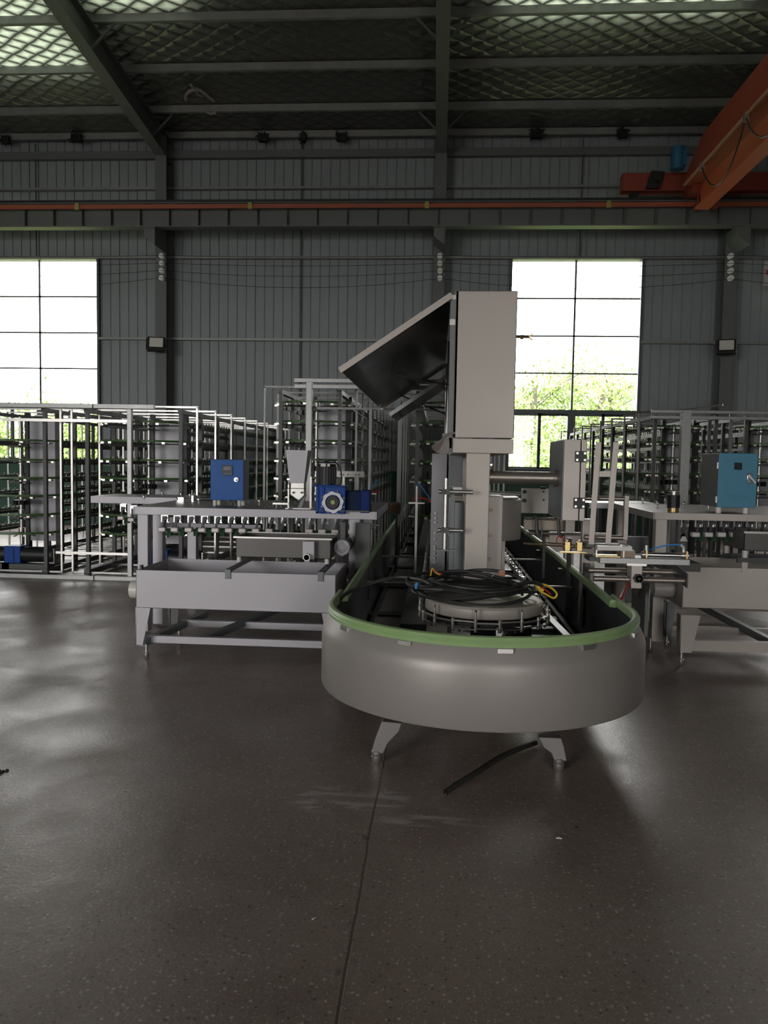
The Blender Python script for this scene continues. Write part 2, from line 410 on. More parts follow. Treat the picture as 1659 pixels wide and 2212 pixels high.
# purlins (C sections) and girts
pm = mat('galvanised_purlin', (.27, .28, .27), .5, .5, .3, 5)
for i, y in enumerate([16.72, 15.72, 14.38, 13.02, 11.66, 10.3, 8.9]):
    z = roof_z(y); g = G()
    g.box(LEFT_X, RIGHT_X, y - .003, y + .003, z - .135, z - .01).box(LEFT_X, RIGHT_X, y, y + .07, z - .14, z - .132).box(LEFT_X, RIGHT_X, y, y + .07, z - .02, z - .012).box(LEFT_X, RIGHT_X, y + .066, y + .07, z - .132, z - .115)
    o = g.out('roof_purlin', pm, smooth=False); struct(o, f'{ORD[i]} galvanised roof purlin counted from the window wall')
for i, (z, hh) in enumerate([(4.07, .05), (5.8, .05), (7.25, .05), (7.95, .16)]):
    g = G(); cur = LEFT_X
    if z < WZ1:
        for a, b in sorted(WINS): g.box(cur, a - .05, 16.86, 16.98, z - hh / 2, z + hh / 2); cur = b + .05
    g.box(cur, RIGHT_X, 16.86, 16.98, z - hh / 2, z + hh / 2)
    o = g.out('wall_girt', pm if i < 3 else colm, smooth=False); struct(o, f'{ORD[i]} horizontal wall rail counted upward')
for i, x in enumerate([-8.8, -3.0, 2.85, 8.8]):
    o = G().box(x - .012, x + .012, 16.88, 16.9, WZ1 if i != 1 else 1.3, 8.2).out('sag_rod', dark, smooth=False); struct(o, ['thin upright tie rod over the left window', 'thin upright tie rod in the middle of the windowless bay', 'thin upright tie rod over the right window', 'thin upright rod far right'][i])

# windows
for i, (a, b) in enumerate(WINS):
    m_ = (a + b) / 2
    wroot = G().box(a - .05, a, 16.9, 17.12, WZ0, WZ1 + .05).box(b, b + .05, 16.9, 17.12, WZ0, WZ1 + .05).box(a - .05, b + .05, 16.9, 17.12, WZ1, WZ1 + .06).box(a, b, 16.86, 17.12, WZ0 - .05, WZ0).out(f'window_{i+1}', framem, smooth=False)
    struct(wroot, ['tall gridded window at the left', 'tall gridded window behind the grey hood, open sashes below', 'unseen window added beyond the right column for its light', 'unseen window added beyond the left edge for its light'][i])
    g = G().box(m_ - .02, m_ + .02, 17.0, 17.05, 2.62, WZ1).box(a, b, 16.98, 17.06, 2.58, 2.66)
    for k in (1, 2, 3): z = WZ1 - k * .78; g.box(a, b, 17.0, 17.04, z - .015, z + .015)
    g.out('glazing_bar', framem, wroot, smooth=False)
    g = G()
    for k in range(4):
        x0 = a + (b - a) / 4 * k; x1 = x0 + (b - a) / 4; yy = 17.0 + (k % 2) * .03
        for u, v, s, t in ((x0, x0 + .035, WZ0, 2.58), (x1 - .035, x1, WZ0, 2.58), (x0, x1, WZ0, WZ0 + .04), (x0, x1, 2.53, 2.58)): g.box(u, v, yy, yy + .03, s, t)
    g.box(m_ - .08, m_ + .08, 16.97, 17.07, WZ0, 2.6)
    g.out('sash', framem, wroot, smooth=False)
    G().add([(a, 17.03, WZ0), (b, 17.03, WZ0), (b, 17.03, WZ1), (a, 17.03, WZ1)], [(0, 1, 2, 3)]).out('pane', glass, wroot, smooth=False)

# crane runway
RY = 15.95
o = thing('crane_runway_beam', 'grey steel I-beam runway with stiffeners running across the whole wall', 'beam', (0, RY, 6.2)); o['kind'] = 'structure'
G().box(LEFT_X, RIGHT_X, RY - .12, RY + .12, 6.14, 6.16).box(LEFT_X, RIGHT_X, RY - .12, RY + .12, 6.60, 6.62).box(LEFT_X, RIGHT_X, RY - .006, RY + .006, 6.16, 6.60).out('web', colm, o, smooth=False)
g = G(); k = LEFT_X + .3
while k < RIGHT_X: g.box(k - .006, k + .006, RY - .115, RY, 6.16, 6.6); k += .6
g.out('stiffener', colm, o, smooth=False)
G().box(LEFT_X, RIGHT_X, RY - .03, RY + .03, 6.62, 6.70).out('crane_rail', iron, o, smooth=False)
cb = thing('conductor_bar', 'long orange conductor bar running along the crane runway', 'busbar', (0, 15.75, 6.5))
G().box(LEFT_X, RIGHT_X, 15.73, 15.77, 6.465, 6.55).out('housing', orange, cb, smooth=False)
for px in (166, 540, 922, 1315):
    x, z = XZ(px, 449, 15.7)
    G().prism([(x - .045, 6.44), (x + .045, 6.44), (x + .045, 6.53), (x + .02, 6.57), (x - .02, 6.57), (x - .045, 6.53)], 15.69, 15.73).out('hanger_clip', mat('dull_yellow', (.35, .30, .08), 0, .5), cb, smooth=False)
# overhead crane
cr = thing('bridge_crane', 'red-orange overhead bridge crane crossing at the upper right', 'crane', (4.8, 12, 6.8))
BX0, BX1 = 4.50, 5.05
gy0 = REAR_Y + 1
g = G().prism([(gy0, 6.72), (15.35, 6.72), (15.35, 6.95), (14.5, 7.32), (gy0, 7.32)], BX0, BX1, 'X')
g.out('girder_box', redp, cr, smooth=False, bevel=.01)
G().box(4.76, 4.79, gy0, 15.3, 6.31, 6.72).box(4.66, 4.92, gy0, 15.3, 6.27, 6.30).out('hoist_beam', mat('bright_orange_red', (.42, .085, .038), .05, .45, .1, 2), cr, smooth=False)
G().box(4.44, 4.47, gy0, 15.3, 6.70, 6.74).out('festoon_track', mat('pale_red_track', (.45, .24, .18), .2, .5), cr, smooth=False)
g = G(); 
ends = [14.3, 12.35, 10.4, 8.45, 6.5]
for a, b in zip(ends, ends[1:]):
    g.tube([(4.45, a + (b - a) * t, 6.69 - .62 * math.sin(PI * t) ** .8) for t in [k / 12 for k in range(13)]], .013, 6)
g.out('festoon_cable', black, cr)
g = G()
for a in ends: g.box(4.42, 4.49, a - .03, a + .03, 6.62, 6.76)
g.out('cable_trolley', steel, cr, smooth=False)
g = G().box(3.44, 9.2, 15.78, 16.06, 6.78, 7.12)
g.out('end_truck', redp, cr, smooth=False, bevel=.01)
g = G().prism([(3.86, 6.8), (4.12, 6.8), (4.2, 7.1), (3.95, 7.12)], 15.68, 15.78)
g.out('wheel_guard', iron, cr, smooth=False)
G().cyl((4.05, 15.67, 6.98), (4.05, 15.6, 6.98), .08, 16).out('wheel_bearing', iron, cr)
for wx in (3.7, 8.9): G().cyl((wx, 15.9, 6.78), (wx, 16.02, 6.78), .09, 16).out('wheel', iron, cr)
G().cyl((4.36, 15.45, 7.05), (4.36, 15.45, 7.45), .13, 14).box(4.24, 4.5, 15.35, 15.5, 7.1, 7.4).out('drive_motor', mat('crane_motor_blue', (.02, .12, .22), .1, .5), cr)
G().box(4.6, 4.98, 15.25, 15.8, 6.62, 6.8).out('end_plate', redp, cr, smooth=False)
g = G()
for dx in (-.02, .32): g.cyl((4.85 + dx, 15.66, 6.45), (4.85 + dx, 15.76, 6.45), .06, 12).beam((4.85 + dx, 15.7, 6.45), (4.85, 15.7, 6.78), .03)
g.out('current_collector', mat('rust_orange', (.3, .1, .05), .2, .5), cr)

# floodlights on the columns
def flood(px, py, label, tilt, yaw):
    p = at(px, py, 16.25); t = thing('floodlight', label, 'floodlight', p)
    M = Matrix.Translation(p) @ Matrix.Rotation(yaw, 4, 'Z') @ Matrix.Rotation(tilt, 4, 'X')
    vs = G().box(-.18, .18, -.02, .10, -.15, .15, M); vs.out('housing', iron, t, smooth=False, bevel=.01)
    G().box(-.13, .14, -.026, -.02, -.09, .12, M).out('lens', mat('flood_glass', (.8, .76, .72), .3, .3), t, smooth=False)
    g = G().box(-.2, -.165, -.01, .06, -.12, .12, M); g.out('gear_box', iron, t, smooth=False)
    G().beam(M @ Vector((0, .1, 0)), (p.x, 16.499, p.z), .04).beam(M @ Vector((-.19, .03, 0)), M @ Vector((-.19, .15, 0)), .02).beam(M @ Vector((.19, .03, 0)), M @ Vector((.19, .15, 0)), .02).beam(M @ Vector((-.19, .15, 0)), M @ Vector((.19, .15, 0)), .02).out('bracket', dark, t, smooth=False)
flood(337, 742, 'square floodlight on the left steel column beside the left window', math.radians(-22), math.radians(14))
flood(1569, 748, 'square floodlight on the right steel column past the right window', math.radians(-22), math.radians(-16))
# insulators and wires
por = mat('porcelain', (.85, .85, .83), 0, .25)
proto = None
for ci, (px, nm) in enumerate(((350, 'left'), (950, 'middle'), (1578, 'right'))):
    for k in range(4):
        p = at(px, [553, 569, 585, 601][k], 16.42)
        lab = f'white porcelain wire insulator, {["topmost", "second from top", "third from top", "lowest"][k]} on the {nm} column'
        if proto is None:
            p0 = p; proto = thing('wire_insulator', lab, 'insulator', p, 'porcelain insulators on the columns')
            G().lathe(p, [(.0, -.06), (.04, -.06), (.055, -.045), (.055, -.02), (.034, -.01), (.034, .01), (.055, .02), (.055, .045), (.04, .06), (0, .06)], 16, 'Y').out('ceramic_body', por, proto)
            G().cyl(p + Vector((0, .05, 0)), p + Vector((0, .12, 0)), .012, 8).out('pin', iron, proto)
        else: copy_tree(proto, p - p0, lab, 'porcelain insulators on the columns')
for k in range(4):
    g = G(); zz = [5.706, 5.553, 5.40, 5.25][k]; sag = [.03, .06, .12, .2][k]
    xs_ = [LEFT_X, -11.8, -5.83, -.03, 5.75, 11.7]
    for a, b in zip(xs_, xs_[1:]): g.tube([(a + (b - a) * t, 16.36, zz - sag * 4 * t * (1 - t)) for t in [q / 10 for q in range(11)]], .005, 5)
    tag(g.out('overhead_wire', iron), f'thin black wire strung between columns, {["topmost", "second", "third", "lowest and most sagging"][k]} of four', 'wire', 'wires strung along the back wall')
# eave brackets / dark clumps
for i, (px, py, s, d) in enumerate([(165, 297, .13, 'left of the left rafter'), (12, 302, .10, 'at the far left of the eave'), (568, 297, .12, 'first right of the left rafter'), (655, 297, .06, 'the small one between two larger ones'), (738, 296, .12, 'just left of the middle rafter'), (1160, 289, .16, 'first right of the middle rafter'), (1346, 288, .11, 'near the overhead crane')]):
    p = at(px, py, 16.66); t = thing('bird_nest', f'dark clump on the eave purlin, {d}', 'nest', p, 'dark clumps along the eave')
    g = G()
    for k in range(60):
        a = Vector((random.uniform(-s, s), random.uniform(-.05, .04), random.uniform(-.1, .1))); b = a + Vector((random.uniform(-.07, .07), random.uniform(-.04, .04), random.uniform(-.04, .04)))
        g.beam(p + a, p + b, .012)
    g.box(p.x - s * .8, p.x + s * .8, p.y - .04, p.y + .075, p.z - .08, p.z + .07)
    g.out('twigs', iron, t, smooth=False)
# torn foil strip on ceiling
pts = [(400, 215), (405, 195), (430, 187), (445, 195), (458, 215), (440, 218), (428, 205), (415, 212)]
g = G(); ring = []
def onroof(px, py, off=.03):
    d = RC @ Vector(((px - CX) / F, -(py - CY) / F, -1)); t = (EAVE + SLOPE * WALL_Y - off - H) / (d.z + SLOPE * d.y); return Vector((0, 0, H)) + d * t
cl = [onroof(px, py, .05) for px, py in [(402, 216), (403, 204), (410, 196), (422, 192), (434, 196), (444, 203), (454, 212), (462, 218)]]
g.tube(cl, .035, 5); g.tube([onroof(*q, .06) for q in [(413, 184), (420, 192), (428, 204), (436, 208)]], .022, 5); g.tube([onroof(*q, .25) for q in [(446, 242), (455, 246), (468, 243)]], .03, 5)
tag(g.out('torn_foil_strip', mat('pale_tape', (.30, .28, .26), 0, .7)), 'pale torn strip of insulation hanging from the foil right of the left rafter', 'strip')
# sign at right edge
x0, z1 = XZ(1650, 565, 16.45); x0b, z0 = XZ(1648, 618, 16.45)
sg = thing('wall_sign', 'white safety sign with red characters, cut by the right edge', 'sign', (x0 + .8, 16.4, 5.4))
G().box(x0, x0 + 1.6, 16.43, 16.45, z0, z1).out('board', mat('sign_white', (.5, .48, .5), 0, .5), sg, smooth=False)
G().box(x0, x0 + 1.6, 16.425, 16.43, z0 + .30, z0 + .31).out('rule', dark, sg, smooth=False)
g = G()
for k in range(6):
    bx = x0 + .06 + k * .25
    g.box(bx, bx + .14, 16.424, 16.43, z1 - .2, z1 - .17).box(bx + .02, bx + .05, 16.424, 16.43, z1 - .2, z1 - .09).box(bx + .09, bx + .12, 16.424, 16.43, z1 - .2, z1 - .11)
g.box(x0 + .05, x0 + 1.5, 16.424, 16.43, z0 + .22, z0 + .28)
g.out('lettering', redt, sg, smooth=False)

# ================================================================== outdoors
out_ground = struct(G().box(-40, 40, 17.3, 70, -.25, -.1).out('ground', mat('yard', (.16, .2, .08), 0, .9, .3, 1), smooth=False), 'green yard outside the windows')
struct(G().box(-40, 40, -60, REAR_Y - .1, -.25, -.02).out('yard_rear', mat('yard_concrete', (.32, .31, .29), 0, .9, .1, 1), smooth=False), 'concrete yard behind the hall')
leafm = mat('leaf', (.23, .32, .08), 0, .6, .3, 3); barkm = mat('bark', (.17, .15, .13), 0, .9, .3, 8)
def tree(x, y, h, r, label, lean=0.0, n=4200, trunk=.08):
    t = thing('tree', label, 'tree', (x, y, -.1), 'trees outside the windows')
    g = G().tube([(x, y, -.1), (x + lean * .3, y, h * .3), (x + lean * .7, y, h * .62), (x + lean, y, h * .85)], trunk, 8)
    tips = []
    for k in range(12):
        z = h * random.uniform(.28, .8); a = random.uniform(0, 2 * PI); L_ = r * random.uniform(.5, .95)
        p = Vector((x + lean * z / h, y, z)); q = p + Vector((math.cos(a) * L_, math.sin(a) * L_, L_ * random.uniform(.4, .9)))
        g.tube([p, (p + q) / 2 + Vector((0, 0, .1)), q], trunk * .25, 5); tips.append(q); tips.append((p + q) / 2)
    g.out('trunk', barkm, t)
    g = G()
    for k in range(n):
        c = random.choice(tips) + Vector((random.gauss(0, r * .27), random.gauss(0, r * .24), random.gauss(0, r * .22)))
        if c.z < .3: continue
        s = random.uniform(.035, .085); a = Vector((random.gauss(0, 1), random.gauss(0, 1), random.gauss(0, 1))).normalized(); b = a.orthogonal().normalized()
        g.add([c - a * s, c + b * s * .55, c + a * s, c - b * s * .55], [(0, 1, 2, 3)])
    o = g.out('foliage', leafm, t, smooth=False, recalc=False)
tree(2.75, 23.5, 4.4, 1.5, 'tree with a straight pale trunk seen through the left sash of the right window', .05)
tree(4.1, 24.5, 4.3, 1.6, 'leaning tree behind the middle of the right window', .9)
tree(5.6, 25.5, 4.6, 1.7, 'bushy tree at the right side of the right window', -.2, 4800)
tree(3.3, 30, 4.6, 2.0, 'farther pale green tree behind the right window', .2, 4500)
tree(-10.6, 25, 3.3, 1.3, 'low tree seen through the right sash of the left window', .1)
tree(-12.6, 26, 3.2, 1.4, 'low tree seen through the middle of the left window', .1)
tree(-14.6, 24.5, 3.2, 1.4, 'low tree at the left side of the left window', -.2)
tree(-8.9, 22.5, 2.5, 1.0, 'low tree next to the right frame of the left window', 0, 900)
g = G()
for i, (x, y, s) in enumerate([(2.5, 21.5, 1.0), (3.7, 21.8, 1.1), (5.1, 21.5, 1.0), (-10, 21.6, .8), (-11.4, 21.7, .8)]):
    g = G()
    for k in range(3200):
        c = Vector((x + random.gauss(0, s * .45), y + random.gauss(0, s * .35), abs(random.gauss(.7, .75))))
        q = random.uniform(.04, .09); a = Vector((random.gauss(0, 1), random.gauss(0, 1), random.gauss(0, 1))).normalized(); b = a.orthogonal().normalized()
        g.add([c - a * q, c + b * q * .5, c + a * q, c - b * q * .5], [(0, 1, 2, 3)])
    tag(g.out('shrub', mat('shrub_leaf', (.25, .35, .09), 0, .6, .3, 3), smooth=False, recalc=False), ['shrub below the trunk in the right window', 'shrub in the middle of the right window', 'shrub at the right of the right window', 'shrub low in the left window', 'shrub at the left of the left window'][i], 'shrub', 'shrubs outside the windows')
bl = thing('outbuilding', 'pale low building with a brownish roof seen through the sash beside the hood', 'building', (1.5, 34, 0))
G().box(-3, 3.6, 34, 38, -.1, 2.9).out('wall', mat('outbuilding_wall', (.5, .48, .45), 0, .8), bl, smooth=False)
G().prism([(-3.4, 2.9), (4.0, 2.9), (3.4, 3.6), (-2.8, 3.6)], 33.6, 38.4).out('roof', mat('outbuilding_roof', (.30, .16, .13), 0, .8), bl, smooth=False)

# ================================================================== drying racks
def arc_path(cx, cy, r, ylen, n=14, close_back=False):
    """front half circle then straight sides going back; returns (x,y,nx,ny)"""
    P = [(cx - r, cy + ylen, -1, 0)]
    for k in range(n + 1):
        a = PI + PI * k / n; P.append((cx + r * math.cos(a), cy + r * math.sin(a), math.cos(a), math.sin(a)))
    P.append((cx + r, cy + ylen, 1, 0)); return P
def rack(cx, y0, label, tiers, ztop, z0=0.0, hw=.62, r=.5, bays=8, pitch=.8, frame_dark=False, panel=True, bright=False):
    t = thing('drying_rack', label, 'rack', (cx, y0, z0), 'tiered drying racks')
    L_ = bays * pitch; fm = dark
    # portal frames: a thin hoop per bay, weaker light coloured in as duller tube
    for k in range(bays + 1):
        y = y0 + k * pitch + .05; g = G()
        g.beam((cx - hw, y, z0 + .03), (cx - hw, y, ztop), .022).beam((cx + hw, y, z0 + .03), (cx + hw, y, ztop), .022)
        g.beam((cx - hw - .011, y, ztop), (cx + hw + .011, y, ztop), .022)
        g.beam((cx - hw, y, z0 + .05), (cx + hw, y, z0 + .05), .022)
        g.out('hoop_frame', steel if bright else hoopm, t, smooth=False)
        g = G()
        for sx in (-1, 1): g.box(cx + sx * (hw - .2) - .022, cx + sx * (hw - .2) + .022, y - .022, y + .022, z0, ztop - .08)
        g.out('upright', dark, t, smooth=False)
    g = G()
    for sx in (-1, 1):
        g.beam((cx + sx * (hw - .2), y0, z0 + .06), (cx + sx * (hw - .2), y0 + L_, z0 + .06), .07)
        g.beam((cx + sx * (hw - .2), y0, ztop - .06), (cx + sx * (hw - .2), y0 + L_, ztop - .06), .05)
    g.out('base_rail', dark, t, smooth=False)
    cyc = y0 + .55
    if panel:
        px = cx + .12
        G().box(px - .15, px + .22, cyc + .28, cyc + .30, z0 + .35, ztop - .15).out('back_plate', mat('rack_plate', (.33, .33, .35), .25, .45), t, smooth=False)
        G().box(px + .22, px + .30, cyc + .25, cyc + .33, z0, ztop - .05).box(px - .2, px - .15, cyc + .25, cyc + .33, z0, ztop - .05).out('corner_post', iron, t, smooth=False)
    # shaft
    g = G().cyl((cx, cyc, z0 + .3), (cx, cyc, ztop - .12), .022, 12)
    for z in tiers: g.cyl((cx, cyc, z - .05), (cx, cyc, z + .04), .036, 12)
    g.out('drive_shaft', steel, t)
    for k, z in enumerate(tiers):
        p = arc_path(cx, cyc, r, L_ - .6)
        belt = G().sweepc(p, [(-.004, z), (.014, z), (.014, z + .024), (-.004, z + .024)], False).sweepc(p, [(-.05, z + .004), (-.046, z + .004), (-.046, z + .012), (-.05, z + .012)], False).out('tier_belt', green_belt, t, smooth=False)
        g = G()
        for sx in (-1, 1):
            g.box(cx + sx * (r - .06) - .012, cx + sx * (r - .06) + .012, cyc, cyc + L_ - .6, z - .05, z - .01)
            g.box(cx + sx * (r - .02) - .003, cx + sx * (r - .02) + .003, cyc, cyc + L_ - .6, z - .02, z + .012)
        for a in (200, 225, 250, 290, 315, 340):
            aa = math.radians(a); g.beam((cx, cyc, z - .02), (cx + (r - .02) * math.cos(aa), cyc + (r - .02) * math.sin(aa), z - .02), .014)
        g.out('tier_rail', dark, belt, smooth=False)
        g = G()
        for a in (188, 202, 214, 232, 262, 300, 330):
            aa = math.radians(a + (k * 7) % 11); q = Vector((cx + (r + .014) * math.cos(aa), cyc + (r + .014) * math.sin(aa), z - .014)); g.box(q.x - .018, q.x + .018, q.y - .008, q.y + .008, q.z - .010, q.z + .012)
        g.out('roller_clip', clip_metal, belt, smooth=False)
        g = G(); yy = cyc + .1
        while yy < cyc + L_ - .7:
            for sx in (-1, 1):
                g.box(cx + sx * (r - .01) - .006, cx + sx * (r - .01) + .006, yy - .012, yy + .012, z - .03, z + .05)
            yy += .13
        g.out('peg_row', hoopm, belt, smooth=False)['kind'] = 'stuff'
        if k % 2 == 0:
            g = G().cyl((cx, cyc, z - .075), (cx, cyc, z - .068), .13, 20)
            g.box(cx - .09, cx + .06, cyc - .15, cyc - .1, z - .068, z - .05).out('disc', dark, t)
        elif k == 3:
            g = G()
            for q in range(14): aa = q * PI / 7; g.beam((cx + .05 * math.cos(aa), cyc + .05 * math.sin(aa), z - .1), (cx + .1 * math.cos(aa), cyc + .1 * math.sin(aa), z - .1), .018, .06)
            g.cyl((cx, cyc, z - .13), (cx, cyc, z - .07), .06, 14).out('sprocket', iron, t)
    return t
def front_frame(t, xa, xb, y, z0, z1, w_=.06, posts=(), name='end_frame'):
    g = G().box(xa, xb, y - w_ / 2, y + w_ / 2, z1 - w_, z1)
    g.box(xa, xb, y - w_ / 2, y + w_ / 2, z0, z0 + w_)
    for x in posts: g.box(x - w_ / 2, x + w_ / 2, y - w_ / 2, y + w_ / 2, z0 + w_, z1 - w_)
    g.out(name, galv, t, smooth=False, bevel=.004)
TL = [.83, 1.055, 1.28, 1.505, 1.73, 1.955]
def lvl(pys, px, Y): return [XZ(px, py, Y)[1] for py in pys]
YL = 9.45
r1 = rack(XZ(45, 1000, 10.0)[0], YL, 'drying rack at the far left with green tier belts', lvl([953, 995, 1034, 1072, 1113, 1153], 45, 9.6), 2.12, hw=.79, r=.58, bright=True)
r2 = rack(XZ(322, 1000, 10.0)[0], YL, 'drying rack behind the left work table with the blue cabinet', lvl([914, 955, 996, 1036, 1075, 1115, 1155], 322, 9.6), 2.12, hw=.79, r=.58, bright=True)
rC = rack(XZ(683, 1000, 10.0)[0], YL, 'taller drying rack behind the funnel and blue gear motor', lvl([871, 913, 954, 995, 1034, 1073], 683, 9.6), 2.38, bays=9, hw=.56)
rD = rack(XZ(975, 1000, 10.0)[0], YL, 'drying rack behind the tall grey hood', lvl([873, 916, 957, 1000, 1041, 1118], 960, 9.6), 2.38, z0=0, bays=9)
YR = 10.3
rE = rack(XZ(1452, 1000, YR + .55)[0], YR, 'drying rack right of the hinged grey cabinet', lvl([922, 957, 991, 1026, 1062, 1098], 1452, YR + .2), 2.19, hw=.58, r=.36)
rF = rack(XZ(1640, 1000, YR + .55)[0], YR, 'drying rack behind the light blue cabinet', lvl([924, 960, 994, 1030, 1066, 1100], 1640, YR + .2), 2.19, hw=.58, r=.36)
yy = 9.25
xm = XZ(281, 1000, yy)[0]
front_frame(r1, -7.2, xm - .45, yy, 0, 2.13, .055)
front_frame(r2, xm - .44, xm + .30, yy, 0, 2.13, .055, (xm,))
G().beam((-5.3, yy + .05, 1.93), (xm, yy + .05, 1.93), .035).out('spreader_tube', steel, r1, smooth=False)
G().beam((xm - .95, yy + .05, .32), (xm, yy + .05, .32), .03).out('low_spreader_tube', steel, r1, smooth=False)
xc = XZ(668, 900, yy)[0]
front_frame(rC, xc - .18, xc + 1.75, yy, 2.34, 2.46, .05)
G().box(xc - .035, xc + .035, yy - .035, yy + .035, 0, 2.42).out('front_post', galv, rC, smooth=False, bevel=.004)
for px in (799, 861):
    x = XZ(px, 1000, yy)[0]; G().box(x - .016, x + .016, yy - .016, yy + .016, 0, 2.12).out('front_post', hoopm, rC if px == 799 else rD, smooth=False)
G().beam((xc, yy + .1, 2.12), (xc + 1.5, yy + .1, 2.12), .026).out('spreader_tube', hoopm, rC, smooth=False)
xr = XZ(1478, 1000, 9.9)[0]
front_frame(rE, 2.6, 7.0, 9.9, 2.08, 2.19, .04)
G().box(xr - .055, xr + .055, 9.86, 9.96, 0, 2.19).out('front_post', galv, rE, smooth=False, bevel=.004)
G().tube([(2.45, 10.35, 2.18), (3.0, 10.1, 2.20), (3.45, 9.9, 2.26)], .012, 6).out('bent_tube', steel, rE)
# cabinet posts
x = XZ(940, 1000, 9.3)[0]
# gear motors at the foot of the racks
def rackmotor(px, py, Y, label):
    x, z = XZ(px, py, Y); t = thing('rack_gear_motor', label, 'motor', (x, Y, 0), 'blue gear motors under the racks')
    G().box(x - .11, x + .11, Y - .1, Y + .12, .12, .34).out('gear_housing', gblue, t, bevel=.01)
    G().cyl((x + .11, Y, .23), (x + .52, Y, .23), .1, 16).out('motor_body', iron, t)
    g = G()
    for k in range(9): g.box(x + .54, x + .56, Y - .1, Y + .1, .13 + k * .022, .14 + k * .022)
    g.out('fan_guard', steel, t, smooth=False)
    G().box(x - .12, x + .5, Y - .13, Y + .13, 0, .12).out('foot_mount', dark, t, smooth=False)
rackmotor(35, 1200, 9.75, 'blue gear motor at the foot of the far left rack')
rackmotor(-50, 1195, 9.75, 'blue gear motor cut by the left edge of the picture')
rackmotor(1470, 1180, 10.4, 'dark blue gear motor behind the right table post')
rackmotor(350, 1190, 9.75, 'dark motor behind the left table legs')

# ================================================================== main oval machine
OX, OY, RR, ZR, YE = .25, 4.25, .80, .715, 14.6
def stadium(cx, cy, r, ye, n=48, nb=20):
    P = []
    for k in range(n + 1):
        a = PI + PI * k / n; P.append((cx + r * math.cos(a), cy + r * math.sin(a), math.cos(a), math.sin(a)))
    for q in range(1, 6): P.append((cx + r, cy + (ye - cy) * q / 6, 1, 0))
    for k in range(nb + 1):
        a = PI * k / nb; P.append((cx + r * math.cos(a), ye + r * math.sin(a), math.cos(a), math.sin(a)))
    for q in range(5, 0, -1): P.append((cx - r, cy + (ye - cy) * q / 6, -1, 0))
    return P
mc = thing('oval_conveyor_machine', 'long grey oval trough machine with green rim and chain wheel', 'machine', (OX, OY, 0))
sp = stadium(OX, OY, RR, YE)
sk = G().sweep(sp, [(-.006, ZR), (.0, ZR), (.014, ZR - .02), (.0455, .632), (.0515, .616), (.0550, .598), (.056, .575), (.056, .335), (.050, .325), (-.14, .262)]).out('outer_shell', skirtm, mc)
G().sweep(sp, [(-.008, ZR - .002), (-.008, .40), (-.06, .30), (-.14, .262)]).out('inner_wall', inner, mc)
G().sweep(sp, [(-.135, .262), (-.34, .262)]).out('bottom_pan', inner, mc, smooth=False)
# rim trim: ribbed green rubber, one long front piece overlapping two side pieces
def trimprof(o, z): return [(o - .016, z - .018), (o + .02, z - .022), (o + .024, z - .006), (o + .019, z), (o + .024, z + .008), (o + .016, z + .022), (o, z + .026), (o - .014, z + .018), (o - .018, z)]
fp = [(OX - RR, OY + .35, -1, 0)] + [q for q in sp[:49]] + [(OX + RR, OY + .45, 1, 0)]
G().sweepc(fp, trimprof(0, ZR + .0), False).out('rim_trim', green_trim, mc)
for sx, ys_ in ((-1, OY + .22), (1, OY + .28)):
    G().sweepc([(OX + sx * (RR - .035), ys_, sx, 0), (OX + sx * (RR - .03), OY + .6, sx, 0), (OX + sx * (RR - .01), 7, sx, 0), (OX + sx * (RR - .01), YE, sx, 0)], trimprof(0, ZR - .004), False).out('rim_trim', green_trim, mc)
for ph in (-56, -27.5, 4.5, 32.5, 62):
    a = math.radians(ph); M = Matrix.Translation((OX, OY, 0)) @ Matrix.Rotation(a, 4, 'Z')
    G().box(-.035, .035, -RR - .033, -RR + .0, ZR - .045, ZR - .022, M).out('rim_clip', steel, mc, smooth=False, bevel=.002)
# legs with round adjustable feet
LEGL = [(803, 1624), (809, 1600), (826, 1556), (868, 1560), (862, 1578), (838, 1603), (828, 1625)]
LEGR = [(1163, 1590), (1211, 1592), (1217, 1610), (1223, 1641), (1196, 1639), (1190, 1624), (1174, 1612)]
for i, fy in enumerate((3.83, 6.9, 10.2, 13.4)):
    for px, fx in ((LEGL, -.271), (LEGR, .627)):
        poly = [(lambda q: (q.x, q.z))(at(*q, 3.83)) for q in px]
        G().prism(poly, fy - .02, fy + .035).out('leg', mat('leg_grey', (.20, .19, .185), .2, .5), mc, smooth=False, bevel=.004)
        G().cyl((fx, fy, .055), (fx, fy, .075), .012, 10).out('leveling_screw', steel, mc)
        G().lathe((fx, fy, 0), [(0, 0), (.018, .001), (.025, .012), (.0265, .036), (.0252, .038), (.0265, .040), (.0265, .060), (.023, .064), (0, .064)], 20).out('foot', steel, mc)
# long members inside the oval
g = G()
for x0, x1, z0_, z1_ in ((-.22, -.05, .30, .46), (.50, .62, .30, .46)): g.box(x0, x1, 5.0, YE, z0_, z1_)
g.out('frame_beam', iron, mc, smooth=False)
G().box(-.46, -.43, 4.9, YE, .27, .36).box(.93, .96, 4.9, YE, .27, .36).out('frame_beam', iron, mc, smooth=False)
for k in range(7):
    y = 5.9 + k * 1.35
    G().box(-.55, 1.05, y, y + .14, .29, .34).out('cross_member', iron, mc, smooth=False)
for k, (a, b) in enumerate(((5.0, 5.9), (6.04, 7.25), (7.39, 8.6), (8.74, 9.95))):
    G().box(-.43, -.235, a, b, .318, .326).out('pan_plate', mat('pan_grey', (.5, .48, .46), .1, .5), mc, smooth=False)
G().box(.30, .80, 4.15, 5.3, .30, .31).out('pan_plate', beige, mc, smooth=False)
G().beam((.715, 6.3, .47), (.80, 4.72, .47), .045, .02).out('flat_bar', mid, mc, smooth=False)
